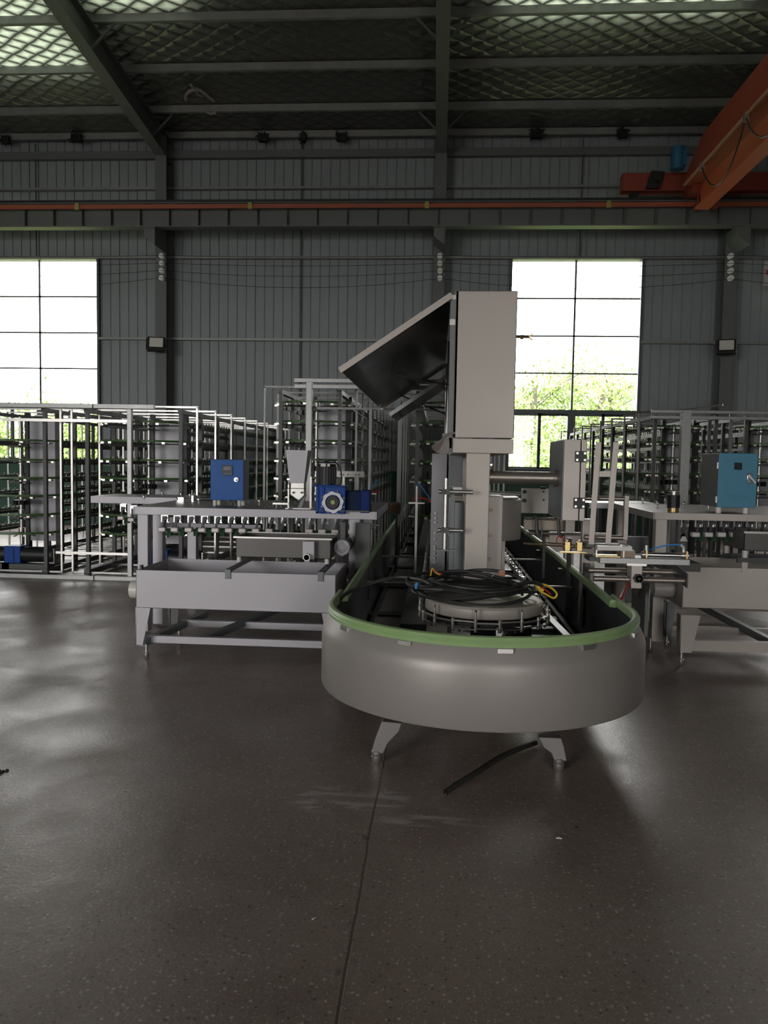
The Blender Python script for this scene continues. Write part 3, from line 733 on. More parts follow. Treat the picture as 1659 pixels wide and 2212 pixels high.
for y in (5.95, 7.6): G().cyl((-.52, y, .58), (1.03, y, .58), .011, 10).out('tie_rod', steel, mc)
# chain wheel
wx, wy, wz = .272, 4.32, .675
G().cyl((wx, wy, wz - .012), (wx, wy, wz + .006), .325, 56).out('chain_wheel', iron, mc)
G().lathe((wx, wy, 0), [(.07, .27), (.07, .60), (.10, .61), (.10, .66)], 24).out('bearing_hub', iron, mc)
G().cyl((wx - .03, wy - .2, .30), (wx - .03, wy - .2, .60), .013, 12).out('stay_rod', chrome, mc)
G().lathe((wx, wy + .02, 0), [(0, .69), (.30, .69), (.318, .697), (.322, .705), (.322, .745), (.312, .757), (.296, .76), (0, .76)], 64).out('wheel_cover', beige, mc)
# chain links: round the front of the wheel then straight back on both sides
CR = .352; NL = 9
pp = []
y = 11.8
while y > wy + .01: pp.append(Vector((wx - CR, y, wz))); y -= .125
for k in range(NL + 1):
    a = PI + PI * k / NL; pp.append(Vector((wx + CR * math.cos(a), wy + CR * math.sin(a), wz)))
y = wy + .125
while y < 11.8: pp.append(Vector((wx + CR, y, wz))); y += .125
for s0 in range(0, len(pp) - 1):
    a, b = pp[s0], pp[s0 + 1]
    if s0 > 90 and len(pp) > 140 and False: break
links = G(); pins = G(); far = G(); nfront = 0
for i in range(len(pp) - 1):
    a, b = pp[i], pp[i + 1]; near = min(a.y, b.y) < 5.2
    dz = .014 if i % 2 else .010
    tgt = G() if near else far
    for s_ in (-1, 1): tgt.beam(a + Vector((0, 0, s_ * dz * 1.4)), b + Vector((0, 0, s_ * dz * 1.4)), .022, .0045)
    tgt.cyl(a + Vector((0, 0, -.032)), a + Vector((0, 0, .030)), .010, 10)
    if i % 2 == 0: tgt.cyl(a + Vector((0, 0, .03)), a + Vector((0, 0, .075)), .0045, 8).lathe(a + Vector((0, 0, .07)), [(.006, 0), (.0075, .006), (.004, .012), (0, .014)], 8)
    else:
        m_ = (a + b) / 2
        for f_ in (.3, .7): q = a + (b - a) * f_; tgt.lathe(q + Vector((0, 0, -.038)), [(0, 0), (.007, .001), (.008, .008), (.004, .012)], 8)
    if near: tgt.out('chain_link', mat('oily_chain', (.46, .44, .41), .9, .34, .3, 40), mc)
far.out('chain_run', mat('oily_chain', (.46, .44, .41), .9, .34), mc)['kind'] = 'stuff'
# small black clamps hanging inside the right wall
for px, py, Y in ((1168, 1195, 8.3), (1217, 1236, 6.6)):
    x = OX + RR - .03; p = at(px, py, X=x)
    G().box(x - .04, x, p.y - .03, p.y + .03, p.z - .03, p.z + .03).out('wall_clamp', black, mc, smooth=False)

# black cable coil lying on the wheel cover
cc = thing('cable_coil', 'coil of thick black cable piled on the round wheel cover', 'cable', (.2, 4.35, .76))
g = G(); rr_ = random.Random(3); pts = []
T = 10
for k in range(T * 28):
    t = k / 28; a = 2 * PI * t
    ra = .27 + .035 * math.sin(t * 1.9) + .02 * math.sin(t * 5.1); rb = .24 + .05 * math.sin(t * 2.7 + 1)
    pts.append((.20 + .03 * math.sin(t * 2.2) + ra * 1.06 * math.cos(a), 4.35 + .03 * math.cos(t * 3) + rb * math.sin(a), .775 + .011 * t * .8 + .012 * math.sin(a * 2 + t * 1.3) + .012 * math.sin(t * 7)))
g.tube(pts, .0095, 7); g.out('loops', black, cc)
tail = [at(930, 1262, 4.12), at(905, 1252, 4.25), at(860, 1248, 4.5), at(815, 1256, 4.55), at(770, 1272, 4.5), at(745, 1284, 4.42), at(735, 1296, 4.38), at(733, 1310, 4.36)]
def smooth_pts(P, n=6):
    P = [Vector(p) for p in P]; out = []
    for i in range(len(P) - 1):
        p0 = P[max(0, i - 1)]; p1 = P[i]; p2 = P[i + 1]; p3 = P[min(len(P) - 1, i + 2)]
        for k in range(n):
            t = k / n; out.append(.5 * ((2 * p1) + (p2 - p0) * t + (2 * p0 - 5 * p1 + 4 * p2 - p3) * t * t + (3 * p1 - p0 - 3 * p2 + p3) * t ** 3))
    out.append(P[-1]); return out
G().tube(smooth_pts(tail), .011, 8).out('tail', black, cc)
G().tube(smooth_pts([at(1120, 1262, 4.2), at(1150, 1258, 4.25), at(1172, 1266, 4.28)]), .010, 8).out('tail', black, cc)
def wire(px, m_, name):
    G().tube(smooth_pts([at(*q, Y=4.15) for q in px]), .0035, 6).out(name, m_, cc)
wire([(930, 1244), (934, 1228), (940, 1236), (950, 1242)], yellow, 'yellow_core')
wire([(934, 1230), (944, 1236), (953, 1241)], redt, 'red_core')
wire([(1062, 1246), (1072, 1238), (1080, 1240)], steel, 'bare_core')
p = at(1084, 1238, 4.15); G().box(p.x - .017, p.x + .017, p.y - .012, p.y + .012, p.z - .014, p.z + .012).out('terminal_block', copper, cc, bevel=.003)
p = at(899, 1264, 4.15); G().tube([p + Vector((.0, 0, -.02)), p + Vector((.004, 0, .015))], .007, 8).tube([p + Vector((-.012, 0, .0)), p + Vector((.012, 0, .006))], .004, 6).out('blue_tie', bluet, cc)
yl = thing('test_lead_loop', 'yellow plastic loop with a red wire hanging off the cable coil', 'lead', at(1185, 1275, 4.28))
G().tube(smooth_pts([at(*q, Y=4.28) for q in [(1164, 1262), (1180, 1264), (1196, 1274), (1203, 1284), (1196, 1292), (1180, 1284), (1166, 1276), (1162, 1268)]]), .0055, 8, False).out('yellow_loop', yellow, yl)
G().tube(smooth_pts([at(*q, Y=4.27) for q in [(1166, 1268), (1178, 1274), (1190, 1284)]]), .004, 6).out('red_wire', redt, yl)
p = at(1168, 1270, 4.28); G().cyl(p + Vector((-.02, 0, .012)), p + Vector((.014, 0, -.014)), .013, 12).out('grip', yellow, yl)

# ------------------------------------------------------------------ tall hood on its post
hd = thing('tall_hood_cabinet', 'tall warm-grey hood cabinet on a square post with its side flap propped open', 'cabinet', (.28, 5.4, .45))
def hood(y0, y1, first):
    x0, x1 = .10, .512
    g = G().box(x0, x1, y0, y0 + .012, 1.672, 2.657).box(x1 - .008, x1, y0, y1, 1.672, 2.657).box(x0, x1, y0, y1, 2.649, 2.657).box(x0, x1, y1 - .012, y1, 1.672, 2.657)
    g.box(x0, x0 + .02, y0, y0 + .05, 1.672, 2.657)
    g.out('hood_shell', beige, hd, smooth=False, bevel=.003)
    G().box(x0 + .002, x1, y0 + .002, y1, 1.568, 1.666).out('hood_base', beige, hd, smooth=False, bevel=.003)
    G().box(x0 + .30, x0 + .31, y0 + .02, y1 - .02, 1.68, 2.64).out('hood_lining', iron, hd, smooth=False)
    # propped flap: hinged on the top left edge, slopes down to the left, with returned edges
    hx, hz, ex, ez = .062, 2.645, -.693, 2.133
    d = Vector((ex - hx, 0, ez - hz)).normalized(); n = Vector((-d.z, 0, d.x))
    if n.z > 0: n = -n
    A = Vector((hx, 0, hz)); B = Vector((ex, 0, ez)); th = .006
    def slab(P, Q, ya, yb, t_, m_, name, nn=n):
        vs = [(P + Vector((0, y, 0)) + nn * s) for y in (ya, yb) for s in (0, t_)] + [(Q + Vector((0, y, 0)) + nn * s) for y in (ya, yb) for s in (0, t_)]
        return G().add(vs, [(0, 1, 3, 2), (4, 6, 7, 5), (0, 4, 5, 1), (2, 3, 7, 6), (0, 2, 6, 4), (1, 5, 7, 3)]).out(name, m_, hd, smooth=False)
    fl = slab(A, B, y0, y1, .004, beige, 'side_flap')
    slab(A + n * .004, B + n * .004, y0 + .004, y1 - .004, .003, mirror, 'flap_inner_skin')
    slab(A, B, y0 - .002, y0 + .003, .040, beige, 'flap_edge')
    slab(A, B, y1 - .003, y1 + .002, .040, beige, 'flap_edge')
    if first:
        G().box(.066, .10, y0 + .02, y0 + .03, 1.68, 2.60).box(.07, .095, y0 + .03, y1, 1.60, 1.67).out('side_rail', mid, hd, smooth=False)
        G().box(.062, .10, y0 + .015, y0 + .06, 2.43, 2.47).box(.075, .1, y0 + .01, y0 + .05, 2.60, 2.63).out('hinge', steel, hd, smooth=False)
    for k in range(3):
        y = y0 + .35 + k * (y1 - y0 - .5) / 2
        G().cyl((.085, y, 1.65), (.085, y, 2.63), .012, 8).out('prop_rod', steel, hd)
hood(5.4, 9.25, True)
# inner lower flap, further back and smaller
d_ = Vector((-.52, 0, -.36)).normalized(); n_ = Vector((-d_.z, 0, d_.x)); n_ = -n_ if n_.z > 0 else n_
A_, B_ = Vector((.06, 0, 2.32)), Vector((-.47, 0, 1.955))
def slab2(ya, yb, o0, o1, m_, name):
    vs = [(P + Vector((0, y, 0)) + n_ * s) for P in (A_, B_) for y in (ya, yb) for s in (o0, o1)]
    return G().add(vs, [(0, 1, 3, 2), (4, 6, 7, 5), (0, 4, 5, 1), (2, 3, 7, 6), (0, 2, 6, 4), (1, 5, 7, 3)]).out(name, m_, hd, smooth=False)
slab2(7.45, 8.85, 0, .004, greyp, 'lower_flap'); slab2(7.454, 8.846, .004, .008, mirror, 'lower_flap_skin'); slab2(7.448, 7.452, 0, .035, greyp, 'lower_flap_edge')
# flap stays
G().beam((.09, 7.2, 2.2), (-.42, 7.2, 2.29), .010).beam((.09, 9.1, 2.05), (-.45, 9.1, 2.27), .014).out('flap_stay', iron, hd, smooth=False)
# bent sheet corner sticking out at the lower left of the hood
def bent(px, y0_, y1_, m_, name):
    n = len(px); x0p = min(q[0] for q in px); x1p = max(q[0] for q in px); vs = []
    for dy in (0, .004):
        for q in px:
            t = (q[0] - x0p) / (x1p - x0p); v = at(*q, y0_ + (y1_ - y0_) * t ** .7); v.y += dy; vs.append(v)
    fs = [tuple(range(n)), tuple(range(2 * n - 1, n - 1, -1))] + [(i, n + i, n + (i + 1) % n, (i + 1) % n) for i in range(n)]
    G().add(vs, fs).out(name, m_, hd, smooth=False)
bent([(984, 933), (972, 934), (962, 940), (952, 950), (941, 956), (932, 963), (934, 970), (942, 977), (950, 970), (957, 958), (962, 946), (970, 940), (984, 937)], 5.18, 5.40, beige, 'bent_sheet')
bent([(962, 946), (957, 958), (950, 970), (942, 977), (950, 980), (968, 980), (971, 962), (970, 945)], 5.22, 5.38, white, 'bent_sheet_back')
G().box(.03, .1, 5.43, 5.46, 1.57, 1.70).out('corner_gusset', mid, hd, smooth=False)
g = G().box(.2, .36, 5.42, 5.58, .33, 1.57); g.out('post', beige, hd, smooth=False, bevel=.006)
G().box(.195, .47, 5.60, 5.92, .33, 1.27).out('motor_housing', beige, hd, smooth=False, bevel=.006)
G().box(.355, .515, 5.85, 5.9, .45, 1.0).out('side_panel', beige, hd, smooth=False, bevel=.003)
G().box(.115, .20, 5.86, 5.9, .70, 1.19).box(.13, .2, 5.60, 5.86, .70, 1.22).out('hinged_side_door', mid, hd, smooth=False, bevel=.004)
g = G()
for z in (.82, 1.16): g.cyl((.15, 5.855, z), (.15, 5.84, z), .011, 10)
g.out('door_bolt', chrome, hd)
g = G()
for z in (.82, .99, 1.17): g.box(.358, .385, 5.58, 5.6, z - .012, z + .012).cyl((.385, 5.585, z), (.385, 5.6, z), .014, 10)
g.out('latch_tab', mat('tab_tan', (.35, .30, .26), .3, .5), hd)
g = G()
prof = [(.275 * math.cos(math.radians(a)) + .37, 6.05 + .275 * math.sin(math.radians(a))) for a in range(180, 361, 10)] + [(.645, 6.5), (.095, 6.5)]
g.prism(prof, .93, 1.235, 'Z'); g.prism([(.37 + (x - .37) * .93, 6.05 + (y - 6.05) * .93) for x, y in prof], 1.235, 1.25, 'Z')
g.out('rounded_cover', beige, hd, bevel=.01)
G().box(.10, .22, 6.9, 7.05, .33, 1.57).out('post', mid, hd, smooth=False, bevel=.005)
G().box(.20, .36, 8.9, 9.06, .33, 1.57).out('post', beige, hd, smooth=False, bevel=.005)
for y, z, L_ in ((6.1, 2.46, .16), (8.2, 2.40, .12)):
    g = G().cyl((.51, y, z), (.51 + L_, y, z), .008, 8).cyl((.51 + L_ * .6, y, z), (.51 + L_ * .75, y, z), .017, 8)
    g.beam((.51 + L_, y, z), (.51 + L_ + .03, y, z + .028), .010).beam((.51 + L_, y, z), (.51 + L_ + .03, y, z - .024), .010)
    g.out('wing_bolt', brass, hd)
# pipe arm carrying the small hinged cabinet
sc2 = thing('hinged_cabinet', 'narrow warm-grey cabinet with two black hinges hanging on a pipe arm', 'cabinet', (.9, 5.6, 1.12))
G().box(.838, .944, 5.30, 5.95, 1.128, 1.668).out('body', beige, sc2, smooth=False, bevel=.004)
G().box(.832, .838, 5.31, 5.94, 1.14, 1.66).out('side_plate', mid, sc2, smooth=False)
G().box(.950, .985, 5.30, 5.95, 1.128, 1.668).out('door', beige, sc2, smooth=False, bevel=.004)
for z in (1.555, 1.247):
    h = G().box(.908, .983, 5.285, 5.30, z - .036, z + .036).out('hinge', iron, sc2, smooth=False, bevel=.003)
    g = G()
    for a in (-.025, .025):
        for b in (-.022, .022): g.cyl((.945 + a, 5.285, z + b), (.945 + a, 5.279, z + b), .008, 10)
    g.out('hinge_screw', steel, h)
G().cyl((.37, 5.5, 1.405), (.83, 5.5, 1.405), .043, 24).cyl((.36, 5.5, 1.405), (.385, 5.5, 1.405), .052, 24).cyl((.80, 5.5, 1.405), (.833, 5.5, 1.405), .058, 24).out('pipe_arm', mat('oiled_pipe', (.28, .25, .22), .7, .35), sc2)

# rod bracket left of the post
rb = thing('rod_bracket', 'vertical chrome rod with two cross clamps left of the hood post', 'bracket', (.07, 5.5, .8))
xr_, zt_ = XZ(964, 1033, 5.35); _, zb_ = XZ(958, 1186, 5.35)
G().cyl((xr_, 5.35, zb_), (xr_, 5.35, zt_), .017, 16).out('upright_rod', steel, rb)
for py, L_ in ((1062, .18), (1145, .12)):
    z = XZ(960, py, 5.33)[1]
    G().cyl((xr_ - .05, 5.32, z), (xr_ + L_, 5.32, z), .014, 14).out('cross_rod', steel, rb)
    G().box(xr_ - .02, xr_ + .024, 5.30, 5.37, z - .018, z + .018).cyl((xr_ - .02, 5.30, z), (xr_ - .02, 5.285, z), .01, 8).out('clamp_block', dark, rb)
a, b = XZ(988, 1055, 5.3); G().box(a - .03, a + .03, 5.28, 5.32, b - .008, b + .008).out('white_tab', white, rb, smooth=False)
G().box(xr_ - .06, xr_ + .08, 5.33, 5.37, zb_ - .012, zb_).out('foot_plate', mid, rb, smooth=False)
G().box(xr_ + .03, xr_ + .06, 5.37, 5.42, .33, zt_ - .05).out('backing_strip', mid, rb, smooth=False)
# perforated strut
ps = thing('perforated_strut', 'upright grey perforated strut with bolts beside the chain run', 'strut', (0, 6.3, .3))
xa, _ = XZ(931, 1100, 6.3); xb, _ = XZ(966, 1100, 6.3)
g = G().box(xa, xb, 6.3, 6.33, .34, 1.57).box(xb - .01, xb, 6.3, 6.5, .34, 1.57); g.out('channel', mat('strut_grey', (.26, .26, .27), .3, .45), ps, smooth=False)
g = G()
for py in (1108, 1119, 1128, 1151, 1164, 1180, 1186, 1195, 1205, 1215):
    z = XZ(940, py, 6.29)[1]; g.cyl((xa + .035, 6.3, z), (xa + .035, 6.28, z), .009, 8)
g.out('bolt', steel, ps)
# pneumatic tubes and stands
for i, (px, tube_c) in enumerate(((900, 1), (797, 0))):
    Y = 6.9 if i == 0 else 7.3
    x, zb = XZ(px, 1085 if i == 0 else 1065, Y); _, zt = XZ(px, 1050 if i == 0 else 1028, Y)
    t = thing('air_fitting', ['thin white air cylinder with blue and red tubes left of the hood post', 'thin white air cylinder at the right end of the left table'][i], 'fitting', (x, Y, zb))
    G().cyl((x, Y, zb), (x, Y, zt), .010, 10).out('cylinder', white, t)
    G().box(x - .07, x + .07, Y - .02, Y + .02, zb - .012, zb).box(x - .01, x + .01, Y - .01, Y + .01, (.35 if i == 0 else 1.09), zb).out('bracket', steel, t, smooth=False)
    if i == 0:
        G().tube(smooth_pts([at(898, 1046, Y), at(908, 1048, Y), at(925, 1072, Y), at(942, 1092, Y), at(950, 1112, Y), at(948, 1130, Y)]), .005, 6).out('blue_tube', bluet, t)
        G().tube(smooth_pts([at(892, 1078, Y), at(915, 1076, Y), at(938, 1088, Y), at(952, 1105, Y), at(957, 1116, Y)]), .006, 6).out('red_tube', redt, t)
        G().tube(smooth_pts([at(946, 1100, Y), at(941, 1082, Y), at(950, 1074, Y), at(985, 1070, Y)]), .006, 6).out('red_tube', redt, t)
    else:
        G().tube(smooth_pts([at(817, 1036, Y), at(806, 1048, Y), at(795, 1058, Y)]), .005, 6).out('blue_tube', bluet, t)
        G().tube(smooth_pts([at(795, 1060, Y), at(806, 1062, Y), at(820, 1061, Y)]), .006, 6).out('red_tube', redt, t)

# ================================================================== left work station
tb = thing('work_table', 'long grey steel table carrying the cobalt blue cabinet and the funnel', 'table', (-1.5, 7.2, 0))
def tabletop(x0, x1, y0, y1, z, th, m_, par, ext=None):
    G().box(x0, x1, y0, y1, z - .012, z).out('table_top', mat('table_top_grey', (.22, .21, .20), .5, .4, .12, 6), par, smooth=False)
    G().box(x0, x1, y0 - .012, y0, z - th, z + .002).box(x0 - .012, x0, y0 - .012, y1, z - th, z + .002).box(x0, x1, y1, y1 + .012, z - th, z + .002).box(x1, x1 + .012, y0 - .012, y1, z - th, z + .002).out('apron', m_, par, smooth=False, bevel=.003)
tabletop(-2.53, -.50, 6.45, 7.9, 1.085, .065, greyp, tb)
G().box(-3.5, -2.43, 7.75, 8.35, 1.03, 1.10).out('side_shelf', greyp, tb, smooth=False, bevel=.003)
for x0, y0 in ((-2.52, 6.48), (-2.50, 6.78), (-.72, 6.48), (-.72, 7.75), (-2.5, 7.75)):
    G().box(x0, x0 + .09, y0, y0 + .09, .02, 1.02).out('leg', greyp, tb, smooth=False, bevel=.004)
G().box(-2.42, -1.55, 6.85, 6.88, .885, .92).out('guide_rail', greyp, tb, smooth=False)
G().box(-2.46, -.66, 7.70, 7.74, .95, 1.03).out('rear_rail', greyp, tb, smooth=False)
# hanging clamps under the front edge
CG = 'clamps hanging under the left table'
def clamp_proto(label, p, low, m_=chrome, grp=CG):
    t = thing('hanging_clamp', label, 'clamp', p, grp)
    G().box(p.x - .030, p.x + .030, p.y - .004, p.y + .004, p.z - .085, p.z).box(p.x - .030, p.x - .022, p.y - .03, p.y, p.z - .08, p.z - .005).box(p.x + .022, p.x + .030, p.y - .03, p.y, p.z - .08, p.z - .005).box(p.x - .030, p.x + .030, p.y - .03, p.y, p.z - .012, p.z - .004).out('bracket', m_, t, smooth=False)
    G().cyl((p.x + .010, p.y - .045, p.z - .045), (p.x + .010, p.y, p.z - .045), .015, 10).beam((p.x + .0, p.y - .03, p.z - .03), (p.x - .018, p.y - .03, p.z - .13), .018).out('lever', iron, t)
    if low:
        G().lathe((p.x, p.y, 0), [(.012, p.z - .06), (.02, p.z - .08), (.02, p.z - .12), (.012, p.z - .14), (.024, p.z - .16)], 12).out('spring_body', m_, t)
        G().prism([(p.x - .03, p.z - .2), (p.x + .03, p.z - .2), (p.x + .012, p.z - .16), (p.x - .012, p.z - .16)], p.y - .015, p.y + .015).out('jaw', m_, t, smooth=False)
    else:
        G().box(p.x - .055, p.x + .010, p.y - .045, p.y + .02, p.z - .165, p.z - .125).out('pad', mat('pad_grey', (.55, .52, .50), .2, .45), t, bevel=.008)
        G().box(p.x + .012, p.x + .05, p.y + .0, p.y + .04, p.z - .20, p.z - .14).out('green_pad', mat('felt_green', (.01, .05, .02), 0, .8), t, smooth=False)
    return t
pxs = [358, 385, 415, 444, 473, 502, 531, 560, 589, 616, 646, 675, 703, 731, 761]
pr = {}
for i, px in enumerate(pxs):
    p = at(px, 1107 + (px - 358) * .012, 6.62); low = i in (9, 10)
    lab = f'chrome spring clamp under the table edge, {ORD[i]} from the left table leg' if not low else f'long open-jawed chrome clamp under the funnel, {"left" if i == 9 else "right"} one of the pair'
    if low not in pr: pr[low] = (clamp_proto(lab, p, low), p.copy())
    else: copy_tree(pr[low][0], p - pr[low][1], lab, CG)
g = G()
for k in range(3):
    a = at(784 + k * 6, 1132, 6.6); g.beam(a, a + Vector((.09, 0, -.05 + k * .02)), .008)
tag(g.out('open_clip', chrome, smooth=False), 'bright open metal clip at the right end of the left table', 'clip')
xx, zz = XZ(282, 1100, 7.8)
for i, (px, py) in enumerate(((268, 1088), (290, 1092))):
    p = at(px, py, 7.9); copy_tree(pr[False][0], p - pr[False][1], ['chrome clamp under the side shelf, nearer its left end', 'chrome clamp under the side shelf beside the table leg'][i], CG)
# bolts and wing nuts on the table
BG = 'chrome knobs on the left table'
kp = None
for i, (px, py, d) in enumerate(((311, 1083, 'at the left corner of the table'), (381, 1088, 'in front of the small air cylinder'), (391, 1076, 'left of the small air cylinder'), (410, 1078, 'behind the small air cylinder'), (429, 1089, 'just left of the blue cabinet'), (350, 1073, 'at the back of the left table corner'), (560, 1092, 'right of the blue cabinet'), (597, 1098, 'in front of the funnel'), (493, 1085, 'under the blue cabinet'))):
    p = at(px, py, z=1.085)
    if kp is None:
        kp = thing('chrome_knob', f'small chrome adjuster knob {d}', 'knob', p, BG); kp0 = p.copy()
        G().cyl(p, p + Vector((0, 0, .03)), .007, 8).out('stem', steel, kp)
        G().lathe(p + Vector((0, 0, .028)), [(.004, 0), (.014, .006), (.016, .018), (.010, .030), (0, .034)], 12).out('head', chrome, kp)
    else: copy_tree(kp, p - kp0, f'small chrome adjuster knob {d}', BG)
rt_ = random.Random(5)
g = G()
for k in range(60):
    x, y = rt_.uniform(-1.9, -.75), rt_.uniform(6.55, 7.6); g.cyl((x, y, 1.085), (x, y, 1.085 + rt_.uniform(.006, .02)), .006, 6)
g.out('cap_screw', steel, tb)['kind'] = 'stuff'
ac = thing('small_air_cylinder', 'small dark air cylinder lying on the table left of the blue cabinet', 'actuator', at(430, 1080, z=1.085))
p = at(420, 1084, z=1.085); G().cyl(p + Vector((0, 0, .03)), p + Vector((.20, 0, .03)), .018, 12).out('barrel', dark, ac)
G().box(p.x - .02, p.x, p.y - .03, p.y + .03, p.z, p.z + .06).box(p.x + .2, p.x + .22, p.y - .03, p.y + .03, p.z, p.z + .06).out('end_block', steel, ac, smooth=False)
G().cyl(p + Vector((-.15, 0, .03)), p + Vector((-.02, 0, .03)), .007, 8).box(p.x - .16, p.x - .1, p.y - .02, p.y + .02, p.z, p.z + .04).out('piston_rod', chrome, ac)
# control cabinets
def marks(g, x0, z, y, n, s, gap):
    rm = random.Random(int(abs(x0) * 100))
    for k in range(n):
        cx_ = x0 + k * gap
        g.box(cx_ - s, cx_ + s, y, y + .002, z - s * .15, z + s * .15)
        g.box(cx_ - s * .15, cx_ + s * .15, y, y + .002, z - s, z + s * rm.uniform(.3, 1))
        if rm.random() < .6: g.box(cx_ - s * .8, cx_ + s * .8, y, y + .002, z - s, z - s * .75)
cbt = thing('control_cabinet', 'cobalt blue control cabinet on white feet on the left table', 'cabinet', (-1.86, 7.0, 1.085))
bx0, bx1, bz0, bz1, by = -1.99, -1.69, 1.135, 1.495, 6.80
G().box(bx0, bx1 + .0, by + .012, by + .20, bz0, bz1).out('body', mat('cabinet_side_grey', (.13, .13, .13), .1, .5), cbt, smooth=False, bevel=.003)
d_ = G().box(bx0 + .003, bx1 - .003, by, by + .012, bz0 + .003, bz1 - .003).out('door', blue, cbt, smooth=False, bevel=.003)
sx0, sz1 = XZ(480, 1005, by); sx1, sz0 = XZ(503, 1027, by)
dsp = G().box(sx0, sx1, by - .008, by, sz0, sz1).out('meter', screen, d_, smooth=False, bevel=.002)
G().box(sx0 + .012, sx1 - .016, by - .010, by - .008, sz0 + .045, sz1 - .012).out('meter_window', mat('lcd_grey', (.075, .07, .08), 0, .4), d_, smooth=False)
G().box(sx0 + .008, sx1 - .01, by - .010, by - .008, sz0 + .01, sz0 + .016).out('green_strip', mat('meter_green', (.08, .2, .15), 0, .4), d_, smooth=False)
kx, kz = XZ(511, 1036, by); G().cyl((kx, by, kz), (kx, by - .018, kz), .020, 20).out('lock', steel, d_)
G().box(kx + .0, kx + .012, by - .022, by - .018, kz - .012, kz + .004).out('key_slot', iron, d_, smooth=False)
g = G(); marks(g, XZ(480, 1067, by)[0], XZ(490, 1067, by)[1], by - .001, 6, .006, .020); g.box(sx0 + .015, sx1 - .025, by - .001, by, sz0 - .02, sz0 - .016)
g.out('lettering', mat('navy_print', (.006, .03, .13), 0, .5), d_, smooth=False)
for fx in (-1.955, -1.735):
    for fy in (by + .03, by + .16): G().cyl((fx, fy, 1.085), (fx, fy, bz0), .017, 16).out('foot', white, cbt)
# funnel
fn = thing('feed_funnel', 'tall tapered grey funnel standing on the left table', 'funnel', (-1.1, 6.6, 1.085))
def P2(px, py, Y): q = at(px, py, Y); return (q.x, q.z)
fy0 = 6.62
top = [P2(617, 972, fy0), P2(665, 973, fy0)]; bot = [P2(626, 1043, fy0), P2(657, 1043, fy0)]
def frustum(t, b, y0t, y1t, y0b, y1b): return G().add([(t[0][0], y0t, t[0][1]), (t[1][0], y0t, t[1][1]), (t[1][0], y1t, t[1][1]), (t[0][0], y1t, t[0][1]), (b[0][0], y0b, b[0][1]), (b[1][0], y0b, b[1][1]), (b[1][0], y1b, b[1][1]), (b[0][0], y1b, b[0][1])], [(4, 5, 1, 0), (5, 6, 2, 1), (6, 7, 3, 2), (7, 4, 0, 3), (4, 7, 6, 5)])
frustum(top, bot, fy0, fy0 + .22, fy0, fy0 + .12).out('hopper', greyp, fn, smooth=False, recalc=False).modifiers.new('thick', 'SOLIDIFY').thickness = .004
nb = [P2(*q, fy0 - .005) for q in ((628, 1043), (657, 1043), (657, 1070), (647, 1080), (640, 1078), (627, 1068))]
G().prism(nb, fy0 - .006, fy0 + .10).out('nozzle_block', steel, fn, smooth=False, bevel=.003)
g = G()
for q in ((634, 1064), (652, 1064)): a, b = P2(*q, fy0 - .01); g.cyl((a, fy0 - .03, b), (a, fy0 - .006, b), .008, 8)
g.out('wing_screw', iron, fn)
a, b = P2(642, 1055, fy0); G().cyl((a - .09, fy0 - .012, b), (a + .08, fy0 - .012, b), .003, 6).out('clamp_wire', iron, fn)
a, _ = P2(623, 1060, fy0); a2, _ = P2(668, 1060, fy0)
G().box(a - .006, a + .006, fy0, fy0 + .03, 1.085, 1.29).box(a2 - .004, a2 + .012, fy0 + .05, fy0 + .08, 1.085, 1.36).box(a - .13, a + .004, fy0 - .02, fy0 + .0, 1.12, 1.135).box(a - .02, a2 + .02, fy0 - .03, fy0 + .15, 1.085, 1.093).out('stand', steel, fn, smooth=False)
q = P2(647, 1080, fy0); G().prism([(q[0] - .02, 1.09), (q[0] + .015, 1.09), (q[0] + .05, 1.20), (q[0] + .03, 1.22)], fy0 + .02, fy0 + .06).out('chute', mid, fn, smooth=False)
# gear motor
gm = thing('gear_motor', 'cobalt blue worm gear motor with a black upright motor on the left table', 'motor', (-.86, 6.5, 1.06))
gY = 6.38
gx0, gz0 = XZ(682, 1109, gY); gx1, gz1 = XZ(746, 1050, gY)
G().box(gx0, gx1, gY + .012, gY + .2, gz0, gz1).out('gearbox', gblue, gm, bevel=.006)
G().box(gx0, gx0 + .022, gY, gY + .014, gz0, gz1).box(gx0 + .05, gx0 + .068, gY, gY + .014, gz0, gz1).box(gx1 - .012, gx1, gY, gY + .014, gz0, gz1).box(gx0, gx1, gY, gY + .014, gz0, gz0 + .014).box(gx0, gx1, gY, gY + .014, gz1 - .012, gz1).out('casting_rib', gblue, gm, smooth=False, bevel=.003)
fx, fz = XZ(719, 1085, gY)
G().lathe((fx, gY, fz), [(0, .01), (.088, .01), (.088, -.004), (.06, -.006), (.055, .004), (0, .004)], 40, 'Y').out('flange_disc', gblue, gm)
g = G(); n = 12
pr_ = []
for k in range(48):
    a = 2 * PI * k / 48; r_ = .090 if (k % 6) < 3 else .083; pr_.append((fx + r_ * math.cos(a), fz + r_ * math.sin(a)))
vs = [(x, gY - .012, z) for x, z in pr_] + [(fx + .061 * math.cos(2 * PI * k / 48), gY - .012, fz + .061 * math.sin(2 * PI * k / 48)) for k in range(48)]
vs += [(x, gY - .002, z) for x, z in pr_] + [(fx + .061 * math.cos(2 * PI * k / 48), gY - .002, fz + .061 * math.sin(2 * PI * k / 48)) for k in range(48)]
fs = []
for k in range(48):
    j = (k + 1) % 48; fs += [(k, j, 48 + j, 48 + k), (k, 96 + k, 96 + j, j), (48 + k, 48 + j, 144 + j, 144 + k)]
g.add(vs, fs).out('flange_ring', mat('cast_alloy', (.36, .36, .37), .8, .35), gm, smooth=False)
g = G()
